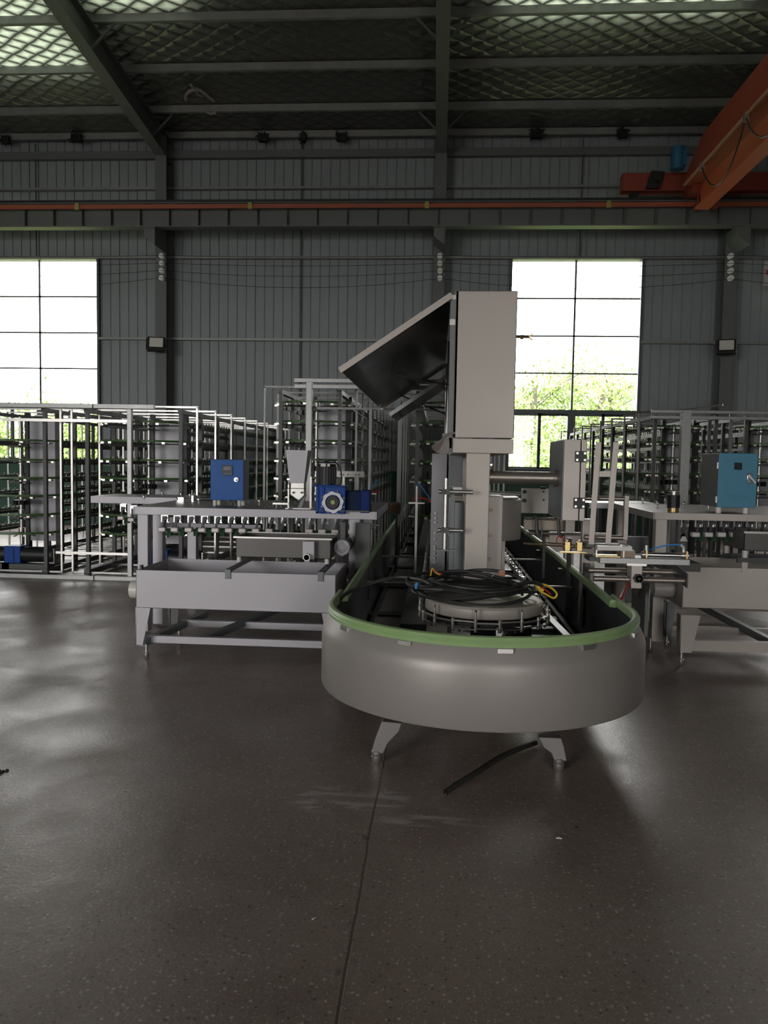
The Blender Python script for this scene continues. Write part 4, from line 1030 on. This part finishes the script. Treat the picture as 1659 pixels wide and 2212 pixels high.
for k in range(8):
    a = 2 * PI * (k + .5) / 8; g.cyl((fx + .098 * math.cos(a), gY, fz + .098 * math.sin(a)), (fx + .098 * math.cos(a), gY - .008, fz + .098 * math.sin(a)), .007, 10)
g.out('flange_bolt', chrome, gm)
G().lathe((fx, gY, fz), [(.018, -.004), (.018, -.018), (.052, -.018), (.052, .0)], 28, 'Y').out('oil_seal', black, gm)
G().cyl((fx, gY - .008, fz), (fx, gY - .014, fz), .021, 20).out('bore_cap', mat('lime_cap', (.28, .42, .14), 0, .4), gm)
mx0, mz0 = XZ(681, 1047, 6.45); mx1, mz1 = XZ(726, 1003, 6.45)
mxc = (mx0 + mx1) / 2; mr_ = (mx1 - mx0) / 2
G().box(mx0 - .01, mx1 + .01, 6.40, 6.58, mz0 - .015, mz0 + .002).box(gx0 + .02, gx0 + .11, gY + .02, gY + .18, gz1, mz0).out('motor_flange', gblue, gm, smooth=False, bevel=.004)
g = G().cyl((mxc, 6.49, mz0), (mxc, 6.49, mz1), mr_ * .9, 28)
for k in range(24): a = 2 * PI * k / 24; g.beam((mxc + mr_ * .95 * math.cos(a), 6.49 + mr_ * .95 * math.sin(a), mz0 + .01), (mxc + mr_ * .95 * math.cos(a), 6.49 + mr_ * .95 * math.sin(a), mz1 - .02), .006)
g.out('motor_body', iron, gm)
G().box(mxc - .035, mxc + .005, 6.40, 6.43, mz1 - .02, mz1 + .005).box(mxc + .02, mxc + .04, 6.40, 6.43, mz1 - .018, mz1 + .002).out('rating_plate', white, gm, smooth=False)
G().tube(smooth_pts([(mxc - .02, 6.5, mz1 + .02), (mxc + .06, 6.48, mz1 + .03), (mxc + .12, 6.46, mz1 - .04), (mxc + .13, 6.46, mz1 - .14), (mxc + .10, 6.46, mz0 - .02)]), .006, 7).out('power_cable', black, gm)
hx0, hz0 = XZ(747, 1107, 6.45); hx1, hz1 = XZ(799, 1061, 6.45)
G().box(hx0, hx1 - .07, 6.44, 6.62, hz0, hz1).out('side_motor', mat('navy_cast', (.004, .014, .045), 0, .6, spec=.15), gm, bevel=.008)
G().box(hx1 - .075, hx1, 6.43, 6.63, hz0, hz1 + .006).out('terminal_box', mat('deep_blue', (.003, .022, .13), 0, .55, spec=.15), gm, bevel=.005)
G().box(gx0, hx1, gY + .01, 6.64, 1.085 - .0, gz0 + .03).out('mount_plate', dark, gm, smooth=False)
bb = thing('slotted_bracket', 'pale slotted bracket bar right of the black upright motor', 'bracket', (-.7, 7.0, 1.3))
a0, c0 = XZ(728, 1030, 7.0); a1, c1 = XZ(787, 1021, 7.0)
G().box(a0, a1, 6.98, 7.0, c0, c1 + .01).out('bar', white, bb, smooth=False)
g = G()
for k in (.03, .06, .1, .17, .2): g.cyl((a0 + k, 6.98, (c0 + c1) / 2), (a0 + k, 6.976, (c0 + c1) / 2), .006, 8)
g.out('hole', iron, bb)
G().box(a0 + .05, a0 + .07, 7.0, 7.03, 1.085, c0 + .01).box(a1 - .07, a1 - .05, 7.0, 7.03, 1.085, c0 + .01).out('stand', steel, bb, smooth=False)
# paste tray
tr = thing('paste_tray', 'shallow grey tray on white feet under the hanging clamps', 'tray', (-1.2, 6.0, .77))
tY = 5.95
t0x, t1z = XZ(507, 1160, tY); t1x, tz0 = XZ(714, 1208, tY)
g = G(); T0, T1 = t0x, t1x
def tub(g, x0, x1, y0, y1, z0, z1, th=.004):
    g.box(x0, x1, y0, y0 + th, z0, z1).box(x0, x1, y1 - th, y1, z0, z1).box(x0, x0 + th, y0, y1, z0, z1).box(x1 - th, x1, y0, y1, z0, z1).box(x0, x1, y0, y1, z0, z0 + th); return g
tub(g, T0 + .01, T1, tY, tY + .40, tz0, t1z).out('basin', mat('tray_grey', (.10, .095, .09), .3, .42), tr, smooth=False)
G().box(T0 - .01, T1 + .01, tY - .01, tY + .002, t1z - .006, t1z + .006).box(T0 - .01, T1 + .01, tY + .4, tY + .41, t1z - .006, t1z + .006).box(T0 - .01, T0 + .002, tY, tY + .4, t1z - .006, t1z + .006).box(T1 - .002, T1 + .01, tY, tY + .4, t1z - .006, t1z + .006).out('rolled_lip', steel, tr, smooth=False)
b0, b1 = XZ(653, 1208, tY - .06); b2, b3 = XZ(679, 1170, tY - .06)
G().box(b0, b2, tY - .06, tY, b1, b3).out('outlet_box', greyp, tr, smooth=False, bevel=.003)
o0, o1 = XZ(664, 1203, tY - .07); G().lathe((o0, tY - .06, o1), [(.021, .0), (.021, -.05), (.027, -.05), (.027, 0)], 20, 'Y').out('outlet_pipe', steel, tr)
for fx_ in (T0 + .03, T1 - .03):
    for fy_ in (tY + .02, tY + .36): G().cyl((fx_, fy_, tz0 - .04), (fx_, fy_, tz0), .018, 14).out('foot', white, tr)
# tub
bt = thing('overflow_tub', 'large grey rectangular tub on splayed legs under the left table', 'tub', (-1.4, 5.9, 0))
TX0, TX1, TY0, TY1 = -2.21, -.72, 5.65, 6.35
g = tub(G(), TX0, TX1, TY0, TY1, .385, .668, .006); g.out('basin', greyp, bt, smooth=False, bevel=.002)
for x0, x1, zt in ((TX0, TX0 + .10, .39), (TX1 - .03, TX1 + .0, .39)):
    pass
def tubleg(x0, x1, b0, b1, y0, y1, par, m_): 
    G().prism([(x0, .39), (x1, .39), (b1, .105), (b0, .105)], y0, y0 + .006).prism([(y0, .39), (y0 + (y1 - y0), .39), (y0 + (y1 - y0) * .8, .105), (y0, .105)], b0, b0 + .006, 'X').out('leg', m_, par, smooth=False)
tubleg(TX0, TX0 + .11, TX0 - .005, TX0 + .05, TY0, TY0 + .1, bt, greyp); tubleg(TX1 - .10, TX1, TX1 - .05, TX1 + .005, TY0, TY0 + .1, bt, greyp)
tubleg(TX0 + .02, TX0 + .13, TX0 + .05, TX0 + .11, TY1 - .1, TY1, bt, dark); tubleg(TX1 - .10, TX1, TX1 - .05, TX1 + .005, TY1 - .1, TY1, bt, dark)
g = G().box(TX0 + .05, TX1, TY0 + .10, TY0 + .15, .10, .155).box(TX0 + .1, TX1, TY1 + .0, TY1 + .05, .10, .155).box(TX0 + .1, TX1, TY1 + .9, TY1 + .95, .13, .21)
g.out('stretcher', greyp, bt, smooth=False, bevel=.003)
G().beam((-1.75, TY0 + .12, .13), (-1.32, TY1 + .9, .16), .05, .05).beam((TX0 + .04, TY0 + .02, .115), (TX0 + .2, TY1 + .4, .13), .05, .05).out('diagonal_brace', mid, bt, smooth=False)
for fx_, fy_ in ((-2.135, 5.66), (-.78, 5.66), (-2.1, 6.3), (-.78, 6.3)):
    G().lathe((fx_, fy_, 0), [(0, 0), (.014, .001), (.02, .01), (.02, .045), (.012, .05), (.012, .11), (0, .11)], 14).out('foot', steel, bt)
G().cyl((TX0 - .14, 5.92, .475), (TX0, 5.92, .475), .068, 28).out('drain_pipe', pvc, bt)
for fx_ in (T0 + .03, T1 - .03):
    G().box(fx_ - .02, fx_ + .02, TY0 - .008, TY1, .672, .69).box(fx_ - .02, fx_ + .02, TY0 - .012, TY0 - .002, .62, .69).out('support_bar', mid, bt, smooth=False)
G().box(TX0 + .02, TX0 + .035, TY0 + .02, TY0 + .06, .668, .70).out('lug', dark, bt, smooth=False)
# pump motor seen on its fan end
pu = thing('fan_ended_motor', 'grey motor showing its round perforated fan cover by the left tub', 'motor', (-.8, 6.2, .72))
ux, uz = XZ(738, 1183, 6.05)
G().cyl((ux, 6.07, uz), (ux, 6.34, uz), .062, 28).out('motor_body', dark, pu)
G().lathe((ux, 6.05, uz), [(0, 0), (.05, 0), (.062, .008), (.064, .03), (.064, .07)], 32, 'Y').out('fan_cover', greyp, pu)
g = G()
for i in range(-4, 5):
    for j in range(-4, 5):
        if i * i + j * j < 18 and (i or j): g.cyl((ux + i * .0105, 6.0505, uz + j * .0105), (ux + i * .0105, 6.049, uz + j * .0105), .004, 6)
g.out('vent_hole', iron, pu)
G().box(ux - .02, ux + .02, 6.1, 6.3, uz + .06, 1.02).box(ux + .08, ux + .2, 6.3, 6.36, .03, 1.0).out('hanger', dark, pu, smooth=False)

# ================================================================== right work station
RYF = 6.42; RZ = 1.13
rt = thing('work_table', 'grey steel table at the right carrying the light blue cabinet', 'table', (3, 7.1, 0))
tx0 = XZ(1414, 1104, RYF)[0]
tabletop(tx0, 4.3, RYF, 7.9, RZ, .055, beige, rt)
G().box(1.47, tx0 + .45, 7.9, 8.5, RZ - .055, RZ).out('side_shelf', galv, rt, smooth=False)
for x0, y0 in ((tx0 + .02, RYF + .02), (tx0 + .02, 7.75), (4.1, RYF + .02)):
    G().box(x0, x0 + .09, y0, y0 + .09, .08, RZ - .05).out('leg', beige, rt, smooth=False, bevel=.004)
p_ = XZ(1390, 1300, 6.6); G().box(tx0 - .03, tx0 + .0, RYF + .06, RYF + .5, .08, .68).out('side_skirt', mid, rt, smooth=False)
G().box(tx0 + .3, tx0 + .38, 7.3, 7.38, .08, RZ - .05).out('leg', mid, rt, smooth=False, bevel=.004)
G().box(tx0 - .6, tx0 + .0, 8.0, 8.05, .62, .82).box(tx0 - .45, tx0 - .36, 7.95, 8.04, 0, RZ - .05).out('shelf_leg', beige, rt, smooth=False)
G().box(tx0 - .05, tx0 + .35, 7.9, 7.96, .05, .8).out('shelf_leg', mid, rt, smooth=False)
for y_ in (RYF, 7.8):
    G().lathe((tx0 + .0, y_ - .03, 0), [(0, 0), (.014, .001), (.02, .01), (.02, .04), (.011, .045), (.011, .12), (0, .12)], 14).out('foot', chrome, rt)
CR_ = 'clamps hanging under the right table'
for i, px in enumerate([1478, 1508, 1536, 1564, 1592, 1620, 1648]):
    p = at(px, 1116, RYF + .12); low = i == 0
    lab = f'dull spring clamp under the right table edge, {ORD[i]} from the table post' if not low else 'clear bottle-like clamp nearest the right table post'
    copy_tree(pr[low][0], p - pr[low][1], lab, CR_)
for i, (px, py, d) in enumerate(((1420, 1098, 'at the near left corner of the right table'), (1437, 1090, 'left of the dark stub motor'), (1476, 1098, 'between the stub motor and the light blue cabinet'), (1530, 1099, 'by the light blue cabinet'), (1388, 1087, 'on the far left of the right table'))):
    p = at(px, py, z=RZ); copy_tree(kp, p - kp0, f'small chrome adjuster knob {d}', 'chrome knobs on the right table')
sm = thing('stub_motor', 'short dark cylindrical motor with brass collar on the right table', 'motor', at(1455, 1102, z=RZ))
p = at(1454, 1102, 6.55); p.z = RZ
G().cyl(p, p + Vector((0, 0, .035)), .045, 20).out('brass_collar', brass, sm)
G().cyl(p + Vector((0, 0, .035)), p + Vector((0, 0, .14)), .05, 20).out('motor_body', iron, sm)
G().cyl(p + Vector((0, 0, .14)), p + Vector((0, 0, .165)), .03, 16).cyl(p + Vector((0, 0, .165)), p + Vector((0, 0, .17)), .045, 20).out('shaft_flange', steel, sm)
cy = thing('control_cabinet', 'light sky-blue control cabinet with a silver lever lock on the right table', 'cabinet', (2.4, 6.6, RZ))
cY = 6.5; cx0, cz0 = XZ(1549, 1090, cY); cx1, cz1 = XZ(1638, 980, cY)
cz0 = RZ + .05
G().box(cx0, cx1 + .0, cY + .014, cY + .42, cz0, cz1).out('body', mat('cabinet_side_grey', (.13, .13, .13), .1, .5), cy, smooth=False, bevel=.003)
dd = G().box(cx0, cx1, cY, cY + .014, cz0, cz1).out('door', cyan, cy, smooth=False, bevel=.003)
a, b = XZ(1594, 1007, cY); G().box(a - .03, a + .03, cY - .008, cY, b - .028, b + .028).out('meter', screen, dd, smooth=False, bevel=.002)
a, b = XZ(1618, 1034, cY); M = Matrix.Translation((a, cY - .01, b))
G().box(-.02, .018, -.004, .01, -.04, .045, M).out('lock_plate', chrome, dd, bevel=.004)
G().beam((a - .012, cY - .018, b + .03), (a + .045, cY - .018, b - .035), .014, .008, up=(0, 1, 0)).out('lever', steel, dd, smooth=False)
g = G()
for z in (cz0 + .06, cz1 - .1): g.box(cx0 - .012, cx0 - .001, cY + .005, cY + .02, z - .025, z + .025)
g.out('door_hinge', steel, cy, smooth=False)
g = G(); a, b = XZ(1567, 1071, cY); marks(g, a, b, cY - .001, 9, .007, .021); marks(g, a + .03, b - .024, cY - .001, 7, .006, .018)
g.out('lettering', mat('teal_print', (.02, .12, .2), 0, .5), dd, smooth=False)
for fx_ in (cx0 + .03, cx1 - .06):
    G().cyl((fx_, cY + .05, RZ), (fx_, cY + .05, cz0), .022, 16).out('foot', white, cy)
# right tub
b2_ = thing('overflow_tub', 'large grey rectangular tub on tapered legs under the right table', 'tub', (2.6, 6.2, 0))
UX0, UX1, UY0, UY1 = XZ(1476, 1240, 5.98)[0], 3.6, 5.98, 6.65
tub(G(), UX0, UX1, UY0, UY1, .445, .755, .006).out('basin', beige, b2_, smooth=False, bevel=.002)
tubleg(UX0, UX0 + .14, UX0 - .005, UX0 + .085, UY0, UY0 + .1, b2_, beige); tubleg(UX0 + .03, UX0 + .13, UX0 + .05, UX0 + .1, UY1 - .1, UY1, b2_, mid)
G().box(UX0 + .08, UX1, UY0 + .05, UY0 + .10, .11, .19).box(UX0 + .08, UX1, UY1, UY1 + .05, .11, .17).box(UX0 - .2, UX1, UY1 + 1.2, UY1 + 1.25, .1, .15).out('stretcher', beige, b2_, smooth=False)
G().beam((2.42, 7.6, .24), (2.62, 6.15, .15), .05, .06).out('diagonal_brace', mid, b2_, smooth=False)
for fx_, fy_ in ((UX0 + .02, UY0 + .03), (UX0 + .08, UY1 - .05)): G().lathe((fx_, fy_, 0), [(0, 0), (.014, .001), (.02, .01), (.02, .045), (.012, .05), (.012, .115), (0, .115)], 14).out('foot', steel, b2_)
G().cyl((UX0 - .16, 6.2, .555), (UX0, 6.2, .555), .07, 28).out('drain_pipe', mat('grey_pvc', (.36, .35, .33), 0, .4), b2_)
a, b = XZ(1398, 1268, 6.8); G().cyl((tx0 - .045, 6.72, b + .01), (tx0 - .03, 6.72, b + .01), .075, 28).out('end_disc', mat('grey_disc', (.28, .29, .30), 0, .45), rt)
G().box(UX0 + .42, UX0 + .46, UY0 - .01, UY0 + .01, .72, .80).out('lug', beige, b2_, smooth=False)
t2 = thing('paste_tray', 'dark tray on white feet under the right table', 'tray', (2.7, 6.4, .8))
a, b = XZ(1600, 1215, 6.3); tub(G(), a, a + .9, 6.25, 6.7, .86, 1.0).out('basin', mat('tray_grey', (.10, .095, .09), .3, .42), t2, smooth=False)
G().box(a - .01, a + .91, 6.235, 6.25, .995, 1.01).out('rolled_lip', steel, t2, smooth=False)
for fx_, fy_ in ((a + .03, 6.3), (a - .0, 6.6)): G().cyl((fx_, fy_, .80), (fx_, fy_, .862), .022, 14).out('foot', white, t2)
G().box(a - .03, a + .95, 6.28, 6.31, .76, .80).box(a - .03, a + .95, 6.58, 6.61, .76, .80).out('cross_bar', dark, t2, smooth=False)

# ================================================================== right side slide unit
sl = thing('pneumatic_slide', 'pale linear slide plates with a chrome air cylinder right of the oval trough', 'slide', (1.4, 5.3, .3))
sY = 5.15
def R(px0, py0, px1, py1, Y, D, name, m_, par, g=None, bev=0):
    a, b = XZ(px0, py0, Y); c, d = XZ(px1, py1, Y); gg = G().box(min(a, c), max(a, c), Y, Y + D, min(b, d), max(b, d))
    return gg.out(name, m_, par, smooth=False, bevel=bev)
R(1296, 1217, 1491, 1209, sY, .2, 'long_plate', galv, sl, bev=.003)
R(1273, 1212, 1300, 1204, sY + .02, .18, 'long_plate_end', dark, sl)
R(1290, 1189, 1366, 1181, sY + .02, .22, 'upper_plate', white, sl, bev=.003)
R(1268, 1182, 1340, 1176, sY + .08, .16, 'backing_plate', dark, sl)
R(1341, 1207, 1372, 1190, sY + .03, .1, 'slider_block', mat('tan_block', (.25, .19, .13), .2, .5), sl)
R(1290, 1207, 1340, 1202, sY + .03, .1, 'slide_rail', brass, sl)
for px in (1287, 1346): R(px, 1207, px + 3, 1188, sY + .02, .015, 'pillar', steel, sl)
a, b = XZ(1396, 1198, sY + .06); c, _ = XZ(1476, 1200, sY + .06); b = XZ(1435, 1199, sY + .06)[1]
G().cyl((a, sY + .06, b), (c, sY + .06, b), .017, 20).out('air_cylinder', chrome, sl)
G().cyl((a - .08, sY + .06, b), (a, sY + .06, b), .006, 10).cyl((a - .03, sY + .06, b), (a + .01, sY + .06, b), .022, 14).cyl((c - .01, sY + .06, b), (c + .03, sY + .06, b), .023, 14).cyl((c + .03, sY + .06, b), (c + .06, sY + .06, b), .012, 6).out('cylinder_head', steel, sl)
G().box(a - .01, a, sY + .03, sY + .1, b - .04, b + .03).box(c + .01, c + .02, sY + .03, sY + .1, b - .04, b + .03).out('cylinder_bracket', brass, sl, smooth=False)
G().tube(smooth_pts([(a + .0, sY + .06, b + .01), (a, sY + .06, b + .06), ]), .01, 8).tube(smooth_pts([(c, sY + .06, b + .01), (c, sY + .06, b + .05), (c - .02, sY + .06, b + .07)]), .009, 8).out('elbow_fitting', mat('frosted', (.5, .5, .5), .2, .3), sl)
G().tube(smooth_pts([(c - .02, sY + .06, b + .07), (c - .1, sY + .1, b + .06), (c - .2, sY + .15, b + .02)]), .005, 6).out('blue_tube', bluet, sl)
R(1354, 1222, 1397, 1218, sY - .02, .2, 'cap_plate', steel, sl)
R(1363, 1271, 1388, 1222, sY, .12, 'slide_post', beige, sl, bev=.003)
kx_, kz_ = XZ(1380, 1250, sY - .03); g = G().cyl((kx_, sY - .04, kz_), (kx_, sY - .01, kz_), .022, 10)
for k in range(6): a_ = k * PI / 3; g.cyl((kx_ + .02 * math.cos(a_), sY - .04, kz_ + .02 * math.sin(a_)), (kx_ + .02 * math.cos(a_), sY - .012, kz_ + .02 * math.sin(a_)), .011, 8)
g.out('star_knob', black, sl)
za = XZ(1380, 1240, 5.25)[1]; zb_ = XZ(1380, 1252, 5.2)[1]
xa_ = XZ(1282, 1248, 5.2)[0]; xb_ = XZ(1480, 1250, 5.2)[0]
G().cyl((xa_, 5.38, za), (xb_, 5.38, za), .019, 18).out('guide_tube', mat('oiled_pipe', (.28, .25, .22), .7, .35), sl)
G().cyl((xa_, 5.2, zb_), (xb_, 5.2, zb_), .019, 18).out('guide_tube', mat('oiled_pipe', (.28, .25, .22), .7, .35), sl)
G().prism([(5.15, zb_ - .04), (5.7, zb_ + .03), (5.7, zb_ + .12), (5.15, zb_ + .05)], xb_ - .004, xb_ + .004, 'X').box(xb_ - .004, UX0 + .02, 5.66, 6.0, zb_ - .0, zb_ + .06).out('end_bracket', dark, sl, smooth=False)
G().box(1.03, 1.12, 5.6, 5.68, .0, 1.12).out('floor_post', beige, sl, smooth=False, bevel=.004)
# twin upright flat bars with crosspiece
ub = thing('twin_flat_bars', 'pair of tall leaning flat bars with a crosspiece on the slide plate', 'bracket', (1.15, 5.2, .9))
for (p0, p1) in (((1277, 1176), (1293, 955)), ((1313, 1176), (1331, 955))):
    a = at(*p0, 5.2); b = at(*p1, 5.2); a.z = max(a.z, XZ(1300, 1180, 5.2)[1])
    G().beam(a, b, .036, .010, up=(0, 1, 0)).out('flat_bar', beige, ub, smooth=False, bevel=.002)
a = at(1292, 1024, 5.21); b = at(1320, 1024, 5.21); G().beam(a, b, .036, .012, up=(0, 1, 0)).out('crosspiece', beige, ub, smooth=False)
rf = thing('tubular_stand', 'warm grey rectangular tubular stand behind the twin flat bars', 'frame', (1.1, 5.6, .9))
for py in (1076, 1160):
    a = at(1262, py, 5.45); b = at(1352, py, 5.45); G().cyl(a, (b.x, 5.45, a.z), .017, 14).out('rod', mat('oiled_pipe', (.28, .25, .22), .7, .35), rf)
a = at(1352, 1072, 5.44); b = at(1352, 1166, 5.44); G().box(a.x - .008, a.x + .02, 5.43, 5.47, b.z, a.z).out('end_bar', beige, rf, smooth=False)
g = G()
for py in (1068, 1092): a = at(1268, py, 5.4); g.cyl((a.x, 5.4, a.z), (a.x, 5.43, a.z), .02, 10)
g.out('knob', black, rf)
# brass valve train
vt = thing('brass_valve_train', 'row of small brass valves on a thin pipe over the trough edge', 'valves', (.9, 5.3, .88))
a = at(1130, 1174, 5.35); b = at(1278, 1184, 5.35)
G().cyl(a, b, .007, 10).cyl(a + Vector((.1, 0, .012)), b + Vector((0, 0, .012)), .005, 8).out('pipe', mat('oiled_brass', (.22, .16, .09), .8, .35), vt)
for k, px in enumerate((1225, 1251)):
    c = at(px, 1181, 5.34); G().box(c.x - .016, c.x + .016, c.y - .02, c.y + .02, c.z - .026, c.z + .03).cyl((c.x, c.y, c.z + .03), (c.x, c.y, c.z + .045), .01, 10).cyl((c.x - .03, c.y, c.z), (c.x + .03, c.y, c.z), .011, 10).out('valve', brass, vt)
c = at(1238, 1193, 5.34); G().box(c.x - .09, c.x + .09, c.y - .01, c.y + .01, c.z - .004, c.z + .004).out('mounting_strip', brass, vt, smooth=False)
c = at(1209, 1172, 5.34); G().tube(smooth_pts([c + Vector((-.02, 0, 0)), c + Vector((-.018, 0, .03)), c + Vector((0, 0, .042)), c + Vector((.02, 0, .03)), c + Vector((.022, 0, 0))]), .004, 6).out('red_loop', redt, vt)
G().box(at(1262, 1200, 5.5).x, at(1275, 1200, 5.5).x, 5.48, 5.52, 0, .82).box(at(1262, 1200, 5.5).x, 1.1, 5.48, 5.52, .60, .64).out('stand', dark, vt, smooth=False)
# white bolt plate behind
wp = thing('bolt_plate', 'pale square plate with bolts behind the hinged cabinet', 'plate', (.75, 6.3, 1.1))
R(1125, 1108, 1186, 1056, 6.25, .012, 'plate', mat('bright_plate', (.8, .78, .74), .1, .5), wp, bev=.002)
g = G()
for q in ((1133, 1062), (1133, 1081)): a = at(*q, 6.24); g.cyl(a, a + Vector((0, -.03, 0)), .014, 10)
for q in ((1174, 1062), (1174, 1080)): a = at(*q, 6.24); g.cyl(a, a + Vector((0, -.006, 0)), .007, 8)
g.out('bolt', iron, wp)
a = at(1100, 1066, 6.28); b = at(1130, 1069, 6.28); G().cyl((.40, 6.3, a.z), (b.x + .02, 6.3, b.z), .018, 14).out('support_rod', galv, wp)
a = at(1172, 1054, 6.28); G().box(a.x - .02, a.x + .02, 6.25, 6.28, a.z - .01, a.z + .01).out('knob', black, wp, smooth=False)
a = at(1178, 1108, 6.25); G().box(a.x - .01, a.x + .01, 6.26, 6.3, .6, a.z + .03).out('stand', dark, wp, smooth=False)
# hanging bars with hooks
hb = thing('hook_bar', 'dark double bar with curved hooks under the hinged cabinet', 'bar', (.9, 6.0, .95))
for py, x1_ in ((1119, 1200), (1152, 1278)):
    a = at(1133, py, 6.0); b = at(x1_, py + 2, 6.0); G().cyl(a, b, .012, 10).out('bar', mat('oiled_pipe', (.28, .25, .22), .7, .35), hb)
for px in (1158, 1205):
    G().tube(smooth_pts([at(px - 6, 1117, 5.97), at(px, 1120, 5.97), at(px + 2, 1135, 5.97), at(px + 3, 1152, 5.97), at(px + 10, 1160, 5.97)]), .014, 8).out('hook', dark, hb)
a = at(1165, 1140, 6.02); b = at(1220, 1122, 6.02); G().box(at(1133, 1140, 6).x, at(1220, 1140, 6).x, 6.05, 6.06, at(1150, 1146, 6).z, at(1150, 1122, 6).z).out('pale_panel', mat('pale_panel', (.38, .34, .28), .1, .5), hb, smooth=False)
G().cyl(at(1170, 1140, 5.95), at(1170, 1165, 5.95), .006, 8).out('drop_rod', dark, hb)
a = at(1225, 1160, 6.1); G().box(a.x - .01, a.x + .02, 6.0, 6.03, 0, a.z).out('stand', dark, hb, smooth=False)

# ================================================================== things on the floor
hs = smooth_pts([at(962, 1716, z=.006), at(985, 1700, z=.02), at(1030, 1672, z=.035), at(1080, 1640, z=.035), at(1120, 1622, z=.02), at(1157, 1608, z=.006)], 8)
g = G(); 
P_ = [(p.x, p.y, 0, 0) for p in hs]; vs = []
for i, p in enumerate(hs):
    d = (hs[min(i + 1, len(hs) - 1)] - hs[max(i - 1, 0)]).normalized(); s_ = Vector((-d.y, d.x, 0)).normalized()
    for o_, z_ in ((-.011, 0), (-.011, .018), (-.006, .022), (.006, .022), (.011, .018), (.011, .0), (.007, .0), (.007, .014), (-.007, .014), (-.007, 0)): vs.append(p + s_ * o_ + Vector((0, 0, z_ - .0)))
k_ = 10; fs = []
for i in range(len(hs) - 1):
    for q in range(k_): fs.append((i * k_ + q, (i + 1) * k_ + q, (i + 1) * k_ + (q + 1) % k_, i * k_ + (q + 1) % k_))
g.add(vs, fs)
tag(g.out('rubber_strip', mat('dark_strip', (.03, .03, .028), .1, .4)), 'curved dark rubber channel strip lying on the floor in front of the trough', 'strip')
G().tube(smooth_pts([at(1364, 1256, Y=5.22), at(1358, 1262, Y=5.18), at(1350, 1275, Y=5.05), at(1341, 1294, Y=4.85)]), .012, 8).out('red_hose', redt, sl)
for i, (pp_, lab) in enumerate((([(1312, 1247), (1340, 1262), (1360, 1268), (1388, 1272)], 'thin black cable on the floor right of the trough'), ([(1310, 1275), (1345, 1288), (1380, 1291)], 'second black cable on the floor nearer the trough rim'))):
    tag(G().tube(smooth_pts([at(*q, z=.012) for q in pp_]), .010, 8).out('floor_cable', black), lab, 'cable')
rp = random.Random(11)
for i, (px, py, s, d, m_) in enumerate(((1207, 1811, .010, 'pale crumb on the floor below the right foot', white), (2, 1668, .02, 'dark scrap at the left edge of the floor', black), (1246, 1787, .006, 'tiny dark fleck right of the pale crumb', black), (676, 1985, .006, 'pale crumb left of the floor joint', white))):
    p = at(px, py, z=0); g = G()
    for k in range(5): c = p + Vector((rp.uniform(-s, s), rp.uniform(-s, s), 0)); g.lathe(c, [(s * .5, 0), (s * .45, s * .3), (0, s * .5)], 6)
    tag(g.out('floor_scrap', m_), d, 'scrap')

cbx = thing('cardboard_box', 'small brown cardboard box beside the conveyor behind the left table end', 'box', (-.4, 8.3, 0))
a_, b_ = XZ(815, 1106, 8.2), XZ(862, 1088, 8.2)
G().box(a_[0], b_[0], 8.2, 8.5, a_[1], b_[1]).out('carton', mat('carton_brown', (.16, .10, .07), 0, .8), cbx, smooth=False, bevel=.003)
G().box(a_[0] - .01, b_[0] + .01, 8.19, 8.5, a_[1] - .02, a_[1]).box(a_[0] + .02, a_[0] + .04, 8.3, 8.32, 0, a_[1] - .02).box(b_[0] - .04, b_[0] - .02, 8.3, 8.32, 0, a_[1] - .02).out('stand', dark, cbx, smooth=False)
